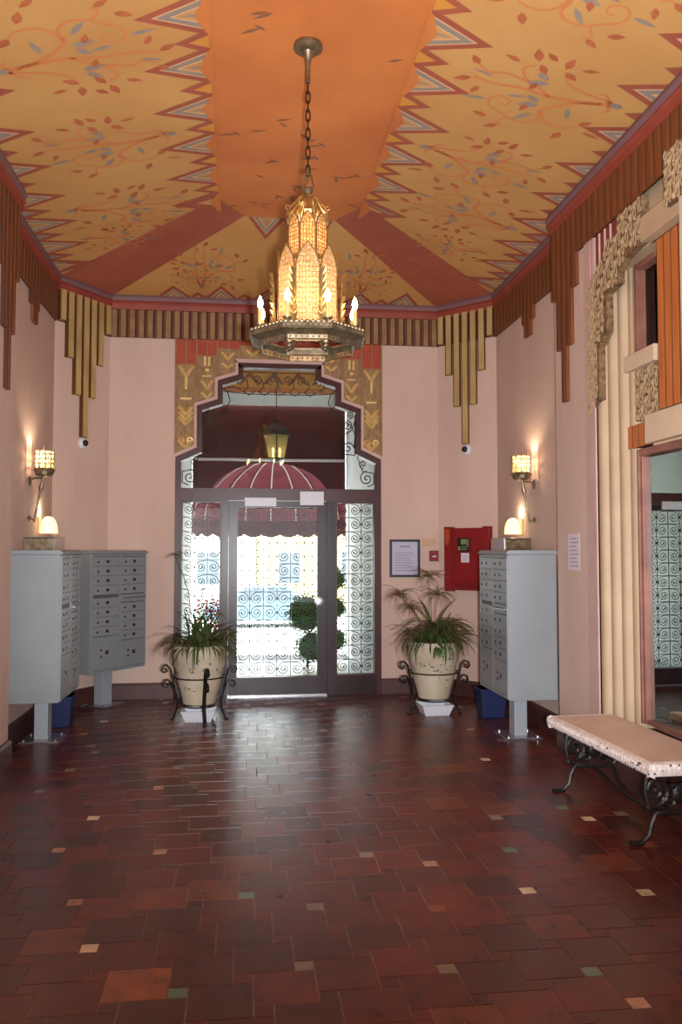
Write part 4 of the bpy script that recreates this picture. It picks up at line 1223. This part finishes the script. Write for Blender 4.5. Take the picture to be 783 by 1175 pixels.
m = MB(); m.box(2.64, 2.80, 3.2, 5.13, 2.265, 2.45); m.box(2.70, 2.80, 3.2, 5.13, 2.25, 2.265)
m.build('trim_13', 'creamlt', kind='structure')['label'] = 'pale cream lintel block over the mirror'
def carving(name, outline, xf, seed, label, holes=None, step=.045):
    """relief slab on a plane facing -x: outline in (y, z)"""
    rnd = random.Random(seed)
    m = MB(); m.mi = 0
    m.prism(outline, lambda p, d: (xf + d, p[0], p[1]), 0, .05)
    def inside(y, z):
        c = False; n = len(outline)
        for i in range(n):
            (a, b), (c2, d2) = outline[i], outline[i - 1]
            if (b > z) != (d2 > z) and y < (c2 - a) * (z - b) / (d2 - b) + a: c = not c
        return c
    ys = [p[0] for p in outline]; zs = [p[1] for p in outline]
    y = min(ys) + step / 2; col = 0
    while y < max(ys):
        z = min(zs) + step / 2; row = 0
        while z < max(zs):
            if inside(y, z) and inside(y + step * .4, z) and inside(y - step * .4, z) and inside(y, z + step * .4) and inside(y, z - step * .4):
                q = (col + row) % 3; s = 1 if col % 2 else -1
                jy, jz = rnd.uniform(-.2, .2) * step, rnd.uniform(-.2, .2) * step
                if q == 0:
                    m.mi = 1; m.tube([(xf - .003, p[0], p[2]) for p in spiral(y + jy, z + jz, step * .5, step * .1, rnd.uniform(0, 6), s * 1.3, 12)], .0055, 4)
                    m.mi = 2; m.ball((xf, y - jy, z - jz), step * .16, 6, (.25, 1, 1.3))
                elif q == 1:
                    m.mi = 1
                    for t_ in (-1, 1):
                        m.tube([(xf - .002, y + t_ * step * .08, z - step * .7), (xf - .006, y + t_ * step * .33, z), (xf - .004, y + t_ * step * .2, z + step * .5), (xf - .002, y, z + step * .75)], .0055, 4)
                    m.mi = 2; m.ball((xf, y, z), step * .2, 6, (.25, .7, 2.2))
                else:
                    m.mi = 1
                    for t_ in (-1, 0, 1): m.tube([(xf - .002, y + t_ * step * .22, z - step * .45), (xf - .007, y + t_ * step * .26, z + step * .1), (xf - .002, y + t_ * step * .4 + jy * .3, z + step * .5)], [.004, .0075, .003], 4)
                    m.mi = 2; m.ball((xf, y + step * .45, z), step * .14, 5, (.25, .8, 2.0))
            z += step; row += 1
        y += step; col += 1
    o = m.build(name, ['carve', 'carvelt', 'carvedk'], kind='structure'); o['label'] = label; return o
carving('trim_14', [(5.46, 2.45), (5.06, 2.45), (5.06, 2.80), (5.46, 2.80)], 2.71, 3, 'square carved relief panel between mirror and upper window', step=.05)
m = MB(); m.box(2.66, 2.80, 5.03, 5.47, 2.80, 2.91); m.build('trim_15', 'creamlt', kind='structure', bevel=.005)['label'] = 'cream sill under the upper window'
carving('trim_16', [(5.77, 2.56), (5.73, 2.545), (5.59, 2.64), (5.585, 3.02), (5.45, 3.10), (5.45, 3.36), (5.27, 3.38), (5.27, 3.45), (5.16, 3.51), (4.93, 3.54), (4.93, 3.845),
                    (5.29, 3.845), (5.29, 3.72), (5.43, 3.72), (5.55, 3.62), (5.63, 3.58), (5.77, 3.52)],
        2.54, 9, 'stepped carved relief framing the corner of the right wall portal', step=.056)
m = MB(); m.mi = 0; m.box(2.545, 2.60, 5.29, 5.79, 3.45, 3.845)
for y1, zb in ((5.72, 3.50), (5.64, 3.56), (5.56, 3.60), (5.47, 3.64), (5.38, 3.70)):
    m.mi = 1; m.box(2.535, 2.56, y1 - .012, y1, zb, 3.83)
m.build('trim_17', ['stripered', 'pinkedge'], kind='structure')['label'] = 'dark red fluting with pale ribs above the stepped relief'
# upper window in the portal
w4 = setting('window_4', (2.74, 5.345, 2.91), R_(-90), 'small upper window in the right wall portal')
m = MB(); m.box(0, .03, -.05, .06, 0, .62); m.box(.30, .335, -.02, .06, 0, .62); m.box(.03, .30, -.05, .06, .58, .62); m.build('window_frame', 'mirrorframe', w4, bevel=.003)
m = MB(); m.box(.03, .30, .02, .026, 0, .58); m.build('window_glass', 'glass', w4)
m = MB(); m.box(-.6, .7, .10, .11, -.4, .9); m.box(-.1, .03, .07, .09, -.1, .62)
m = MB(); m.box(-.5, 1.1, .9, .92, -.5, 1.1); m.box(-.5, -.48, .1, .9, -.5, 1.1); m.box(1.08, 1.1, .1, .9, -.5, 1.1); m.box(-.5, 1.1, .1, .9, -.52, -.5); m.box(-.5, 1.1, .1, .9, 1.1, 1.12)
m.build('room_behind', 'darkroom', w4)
m = MB(); m.box(2.70, 2.80, 5.345, 5.42, 2.91, 3.53); m.box(2.60, 2.80, 4.0, 5.46, 3.53, 4.2); m.box(2.53, 2.62, 4.0, 4.93, 3.53, 3.69)
m.build('trim_18', 'cream', kind='structure', bevel=.004)['label'] = 'cream head and reveal around the upper window'
m = MB(); slats(m, 2.61, 4.1, 4.88, 2.45, 3.53, 9); m.build('trim_19', ['oslat', 'slatgap'], kind='structure')['label'] = 'tall panel of orange varnished slats beside the upper window'
m = MB(); m.box(2.50, 2.60, 4.0, 4.41, 2.45, 3.60); m.build('trim_20', 'creamlt', kind='structure', bevel=.004)['label'] = 'pale post at the near edge of the portal'
carving('trim_21', [(4.55, 3.60), (4.05, 3.60), (4.05, 3.92), (4.55, 3.92)], 2.49, 5, 'upper carved relief block over the portal head')

# ------------------------------------------------------------------ bench
bn = thing('stone_bench', 'pink stone slab bench with carved chipped edge on scrolled iron legs by the mirror', 'bench', (2.06, 5.42, 0), R_(2.5))
# local: y negative towards the camera
Lb = 1.30; Wd = .46
m = MB(); m.box(.03, Wd, -Lb + .03, -.03, .40, .452); m.build('seat_slab', 'marble', bn, bevel=.006)
m = MB()
pr = [(.03, .375), (.006, .385), (.0, .40), (-.004, .425), (.004, .446), (.03, .453)]
m.prism(pr, lambda p, d: (p[0], d, p[1]), -Lb, 0)
m.prism([(p[0], p[1]) for p in pr], lambda p, d: (d, -Lb + p[0], p[1]), 0, Wd)
m.prism([(p[0], p[1]) for p in pr], lambda p, d: (d, -p[0], p[1]), 0, Wd)
for k in range(44):
    y = -.03 - k * (Lb - .06) / 44; m.ball((-.003, y, .422), .013, 6, (.45, .8, 1)); m.ball((.0, y - .014, .402), .005, 5)
for k in range(16): m.ball((.03 + k * .028, -Lb - .003, .422), .013, 6, (.8, .45, 1))
m.mi = 1
rc = random.Random(4)
for k in range(30):
    y = -rc.uniform(.1, Lb) if k < 22 else -Lb; m.ball((-.005 if k < 22 else rc.uniform(0, .4), y - (.005 if k >= 22 else 0), rc.uniform(.39, .445)), rc.uniform(.004, .010), 6, (.6, 1, .7))
m.build('carved_edge', ['bench_edge', 'chip'], bn)
def leg(yy):
    m = MB()
    f = lambda pts: [(x, yy, z) for x, z in pts]
    for s, x0 in ((1, .0), (-1, Wd)):
        m.tube(f([(x0 + s * a, z) for a, z in ((-.03, .0), (.02, .012), (.06, .05), (.075, .11), (.10, .16), (.16, .165), (.23, .16))]), [.018, .013, .012, .012, .013, .011, .011], 6)
        m.tube(f([(x0 + s * (.03), 0.006), (x0 + s * (-.05), .006)]), [.014, .02], 6)
        sp = spiral(x0 + s * .10, .28, .085, .02, -pi / 2, s * 1.5, 20, yy); m.tube(sp, .011, 5)
        sp = spiral(x0 + s * .17, .225, .055, .015, pi / 2, -s * 1.3, 16, yy); m.tube(sp, .010, 5)
        m.tube(f([(x0 + s * .05, .36), (x0 + s * .04, .28), (x0 + s * .06, .2), (x0 + s * .09, .165)]), .012, 6)
        for a, z in ((.1, .28), (.17, .225), (.06, .19), (.2, .3), (.15, .34)): m.ball((x0 + s * a, yy, z), .020, 8, (1, .8, 1))
    m.tube(f([(.03, .37), (Wd - .03, .37)]), .014, 6); m.tube(f([(.1, .155), (Wd - .1, .155)]), .012, 6)
    m.ball((Wd / 2, yy, .26), .04, 8, (1, .5, 1.4))
    m.build('leg', 'blackiron', bn, smooth=True)
leg(-.20); leg(-1.18)
m = MB(); m.tube([(.23, -.20, .16), (.23, -.5, .10), (.23, -.69, .09), (.23, -.9, .10), (.23, -1.18, .16)], .010, 6); m.build('stretcher', 'blackiron', bn, smooth=True)

# ------------------------------------------------------------------ outside
m = MB(); m.box(-3.0, 3.6, 9.14, 11.9, -.1, -.004); m.mi = 1; m.box(-3.0, 3.6, 11.9, 12.5, -.1, -.003); m.build('porch_floor', ['porchfloor', 'stepdark'], kind='structure')
m = MB(); m.box(-3.0, 3.6, 12.5, 12.56, -1.0, -.004); m.build('porch_step', 'stepdark', kind='structure')
m = MB(); m.box(-.90, -.72, 9.14, 12.4, 0, 4.4); m.build('porch_wall_left', 'porchwhite', kind='structure')
m = MB(); m.box(1.58, 1.76, 9.14, 12.4, 0, 4.4); m.build('porch_wall_right', 'porchwhite', kind='structure')
m = MB(); m.box(-.9, 1.76, 9.14, 12.5, 4.4, 4.5); m.build('porch_ceiling', 'porchwhite', kind='structure')
m = MB(); m.mi = 0; m.box(-.72, 1.58, 12.2, 12.3, 3.72, 3.90); m.mi = 1; m.box(-.72, 1.58, 12.19, 12.3, 3.90, 3.98); m.mi = 2; m.box(-.72, 1.58, 12.21, 12.3, 3.98, 4.4)
m.mi = 3
for k in range(7):
    x = -.6 + k * .36; m.prism([(x - .16, 4.03), (x, 4.22), (x + .16, 4.03), (x + .1, 4.03), (x, 4.14), (x - .1, 4.03)], xz(12.2), 0, .02)
m.build('porch_beam', ['porchwhite', 'oslat', 'pgold', 'slat'], kind='structure')
# flat canvas awning behind the lantern
aw = thing('porch_awning', 'dark burgundy canvas awning hanging behind the porch lantern', 'awning', (.43, 12.36, 2.3))
m = MB(); m.prism([(-1.12, 0), (1.13, 0), (1.13, 1.40), (-1.12, 1.40)], xz0, 0, .012)
# opening for the dome below
m = MB()
m.prism([(-1.14, .60), (1.14, .60), (1.14, 1.44), (-1.14, 1.44)], xz0, .0, .012)
arcp = [(-1.14, .60), (-1.14, 0), (-.90, 0)] + [(-.90 * cos(t), .58 * sin(t)) for t in [pi * i / 16 for i in range(1, 16)]] + [(.90, 0), (1.14, 0), (1.14, .60)]
m.prism(arcp[::-1], xz0, .0, .012)
m.build('canvas', 'awning', aw)
m = MB(); m.tube([(-1.14, -.02, .615), (1.14, -.02, .615)], .022, 8); m.build('frame_pipe', 'rib', aw)
# dome awning with ribs and a scalloped valance
dm = thing('dome_awning', 'domed burgundy entrance canopy with pale ribs and scalloped edge', 'awning', (.50, 12.5, 1.78))
m = MB(); n = 26; h = 8; Rx, Ry, Hz = 1.25, 1.35, .92; vs = []; fs = []
for i in range(h + 1):
    ph = pi / 2 * i / h
    for k in range(n + 1):
        a = pi * k / n; vs.append((Rx * cos(ph) * cos(a), Ry * cos(ph) * sin(a), .28 + Hz * sin(ph)))
for i in range(h):
    for k in range(n): fs.append((i * (n + 1) + k, i * (n + 1) + k + 1, (i + 1) * (n + 1) + k + 1, (i + 1) * (n + 1) + k))
m.add(vs, fs)
dome_c = m.build('dome_canvas', 'awning_lt', dm, smooth=True)
m = MB(); nn = 96; vs = []
for k in range(nn + 1):
    a = pi * k / nn; x, y = Rx * cos(a), Ry * sin(a); sc_ = abs(sin(a * 13)) * .05
    vs += [(x, y, .29), (x, y, .02 - sc_ + .03)]
m.add(vs, [(2 * k, 2 * k + 1, 2 * k + 3, 2 * k + 2) for k in range(nn)]); m.build('valance', 'awning', dm)
for k in range(9):
    a = pi * (k + .5) / 9; m = MB()
    m.tube([((Rx - .02) * cos(p) * cos(a), (Ry - .02) * cos(p) * sin(a), .28 + (Hz - .02) * sin(p)) for p in [pi / 2 * i / 8 for i in range(9)]] , .011, 5)
    m.build('rib', 'rib', dm)
# hanging lantern
ln = thing('hanging_lantern', 'dark green lantern with amber glass hanging in the porch outside the fanlight', 'lantern', (.45, 10.6, 2.72))
m = MB(); m.tube([(0, 0, .54), (0, 0, 1.68)], .006, 5); m.build('chain', 'lantern', ln)
def hexr(r, z, n=6): return [(r * cos(2 * pi * k / n - pi / 2), r * sin(2 * pi * k / n - pi / 2), z) for k in range(n)]
m = MB(); A0, A1 = hexr(.12, .02), hexr(.185, .33)
for k in range(6): m.add([A0[k], A0[(k + 1) % 6], A1[(k + 1) % 6], A1[k]], [(0, 1, 2, 3)])
m.build('lantern_glass', 'lglass', ln)
m = MB()
for k in range(6): m.tube([A0[k], A1[k]], .008, 5)
m.tube(A0, .01, 5, closed=True); m.tube(A1, .013, 5, closed=True)
m.lathe([(.21, .33), (.19, .38), (.12, .43), (.06, .47), (.04, .50), (.055, .52), (.015, .56), (0, .57)], 6, a0=-pi / 2, a1=3 * pi / 2)
m.lathe([(.12, .02), (.07, -.01), (.02, -.03), (0, -.05)], 6)
m.build('lantern_cage', 'lantern', ln)
for x in (-.04, .045):
    m = MB(); m.lathe([(.012, .03), (.012, .10), (.017, .12), (.012, .15), (0, .17)], 8, (x, 0, 0)); m.build('bulb', 'lampglow', ln)
# clipped shrubs by the door
def shrub(loc, balls, label, seed):
    t = thing('topiary_shrub', label, 'shrub', loc)
    rnd = random.Random(seed); m = MB()
    for c, r in balls:
        for k in range(int(520 * r / .25)):
            u = rnd.uniform(-1, 1); a = rnd.uniform(0, 2 * pi); q = sqrt(1 - u * u); rr = r * rnd.uniform(.8, 1.04)
            p = Vector((c[0] + rr * q * cos(a), c[1] + rr * q * sin(a), c[2] + rr * u)); d = Vector((rnd.gauss(0, 1), rnd.gauss(0, 1), rnd.gauss(0, 1))).normalized(); e = d.orthogonal().normalized()
            m.add([p, p + d * .02 + e * .012, p + d * .042, p + d * .02 - e * .012], [(0, 1, 2, 3)])
        m.ball(c, r * .84, 14)
    m.build('foliage', 'hedge', t)
    m = MB(); m.tube([(0, 0, 0), (0, 0, balls[0][0][2])], .02, 6); m.build('stem', 'hedgebark', t)
shrub((.90, 11.1, 0), [((.06, 0, .28), .22), ((-.02, 0, .72), .27)], 'clipped green shrub in two balls seen through the door glass', 1)
shrub((1.34, 11.75, 0), [((0, 0, .30), .17), ((0, 0, .75), .16), ((-.02, 0, 1.15), .18)], 'tall dark green shrub seen through the right sidelight', 2)
fl_ = thing('flowering_bush', 'bush of red-pink flowers outside the left sidelight', 'plant', (-.42, 12.2, 0))
rnd = random.Random(8); m = MB(); m2 = MB()
for k in range(170):
    x, y, z = rnd.uniform(-.24, .22), rnd.uniform(-.1, .1), rnd.uniform(.25, .85)
    m.ball((x, y, z), rnd.uniform(.012, .028), 5, (1, 1, .7))
for k in range(260):
    x, y, z = rnd.uniform(-.24, .24), rnd.uniform(-.12, .12), rnd.uniform(.0, .8); p = Vector((x, y, z)); d = Vector((rnd.gauss(0, 1), rnd.gauss(0, 1), rnd.gauss(0, 1))).normalized(); e = d.orthogonal().normalized()
    m2.add([p, p + d * .03 + e * .015, p + d * .06, p + d * .03 - e * .015], [(0, 1, 2, 3)])
for k in range(6): m2.tube([(0, 0, 0), (rnd.uniform(-.2, .2), 0, .7)], .006, 4)
m.build('blossom', 'flower', fl_); m2.build('foliage', 'hedge', fl_)
# street, cars and buildings across the road
m = MB(); m.box(-14, 14, 12.56, 44, -1.1, -.95); m.build('street', 'street', kind='structure')
def car(loc, rz, body, label):
    t = thing('parked_car', label, 'car', loc, rz)
    pf = [(-2.1, .25), (-2.1, .6), (-1.95, .78), (-1.3, .86), (-.75, 1.32), (.6, 1.36), (1.2, .92), (1.95, .82), (2.1, .6), (2.1, .25)]
    m = MB(); m.prism(pf, xz0, -.8, .8); m.build('body', body, t, bevel=.05)
    m = MB(); m.prism([(-1.2, .88), (-.72, 1.26), (-.1, 1.29), (-.1, .88)], xz0, -.81, .81); m.prism([(0, .88), (0, 1.29), (.56, 1.3), (1.05, .9)], xz0, -.81, .81); m.build('side_window', 'darkglass', t)
    for x in (-1.35, 1.35):
        for y in (-.82, .62):
            m = MB(); m.lathe([(0, 0), (.32, 0), (.33, .1), (.32, .2), (0, .2)], 18); w = m.build('wheel', 'tyre', t, smooth=True)
            w.location = (x, y + .2, .32); w.rotation_euler = (pi / 2, 0, 0)
car((.9, 28, -.95), 0, 'car', 'blue-grey car parked across the street outside the door')
car((6.2, 29, -.95), 0, 'carlt', 'white car parked across the street to the right')
def building(loc, w, h, mt, label, nx, nz):
    t = thing('building', label, 'building', loc)
    m = MB(); m.box(-w / 2, w / 2, 0, 5, 0, h); m.build('wall', mt, t)
    m = MB(); m.box(-w / 2 - .1, w / 2 + .1, -.12, 5, h, h + .25); m.build('roof_edge', 'porchwhite', t)
    for i in range(nx):
        for j in range(nz):
            x = -w / 2 + (i + .5) * w / nx; z = 1.0 + j * 2.8
            m = MB(); m.box(x - .55, x + .55, -.05, 0, z, z + 1.5); f = m.build('window', 'porchwhite', t)
            m = MB(); m.box(x - .46, x + .46, -.06, -.05, z + .08, z + 1.42); m.build('pane', 'darkglass', f)
building((-5.5, 36, -.95), 11, 6.2, 'facade', 'pale building across the street on the left', 4, 2)
building((5.0, 37, -.95), 8.5, 5.2, 'facade2', 'yellowish building across the street on the right', 3, 1)

# ------------------------------------------------------------------ light
w = bpy.data.worlds.new('sky'); SC.world = w; w.use_nodes = True
bg = w.node_tree.nodes['Background']; bg.inputs[0].default_value = (.95, .975, 1.0, 1); bg.inputs[1].default_value = 9.0
def area(name, loc, rot, sx, sy, e, col):
    l = bpy.data.lights.new(name, 'AREA'); l.shape = 'RECTANGLE'; l.size = sx; l.size_y = sy; l.energy = e; l.color = col
    o = bpy.data.objects.new(name, l); COL.objects.link(o); o.location = loc; o.rotation_euler = rot; return o
area('rear_fill', (.42, -2.3, 1.45), (R_(90), 0, 0), 3.6, 2.3, 34, (.95, .975, 1))  # added fill light standing before the solid rear wall
area('side_fill', (-1.66, -.6, 1.9), (R_(90), 0, R_(-90)), 3.2, 2.8, 95, (.95, .975, 1))  # added fill light on the left wall, which has no window
# the photographer's flash, just beside the lens
fl = bpy.data.lights.new('camera_flash', 'SPOT'); fl.energy = 1150; fl.spot_size = R_(85); fl.spot_blend = .6; fl.shadow_soft_size = .05; fl.color = (.96, .975, 1)
fo = bpy.data.objects.new('camera_flash', fl); COL.objects.link(fo); fo.location = (.14, 0, 1.52)
psi = math.atan((391.5 - 276) * cos(math.atan(44.5 / 948)) / 948); phi = math.atan(44.5 / 948)
fo.rotation_euler = (pi / 2 + phi + R_(13), 0, -psi)

# ------------------------------------------------------------------ camera
cd = bpy.data.cameras.new('camera'); cam = bpy.data.objects.new('camera', cd); COL.objects.link(cam)
cam.location = (0, 0, 1.56); cam.rotation_euler = (pi / 2 + phi, 0, -psi)
cd.sensor_fit = 'VERTICAL'; cd.sensor_height = 24; cd.lens = 948 / 1175 * 24; cd.clip_end = 200
SC.camera = cam
vs_ = SC.view_settings; vs_.view_transform = 'Standard'; vs_.look = 'None'; vs_.gamma = 1; vs_.use_curve_mapping = False; vs_.exposure = 0.3
SC.cycles.use_denoising = True
SC.cycles.max_bounces = 10; SC.cycles.transparent_max_bounces = 12; SC.cycles.sample_clamp_indirect = 6
bpy.context.view_layer.update()
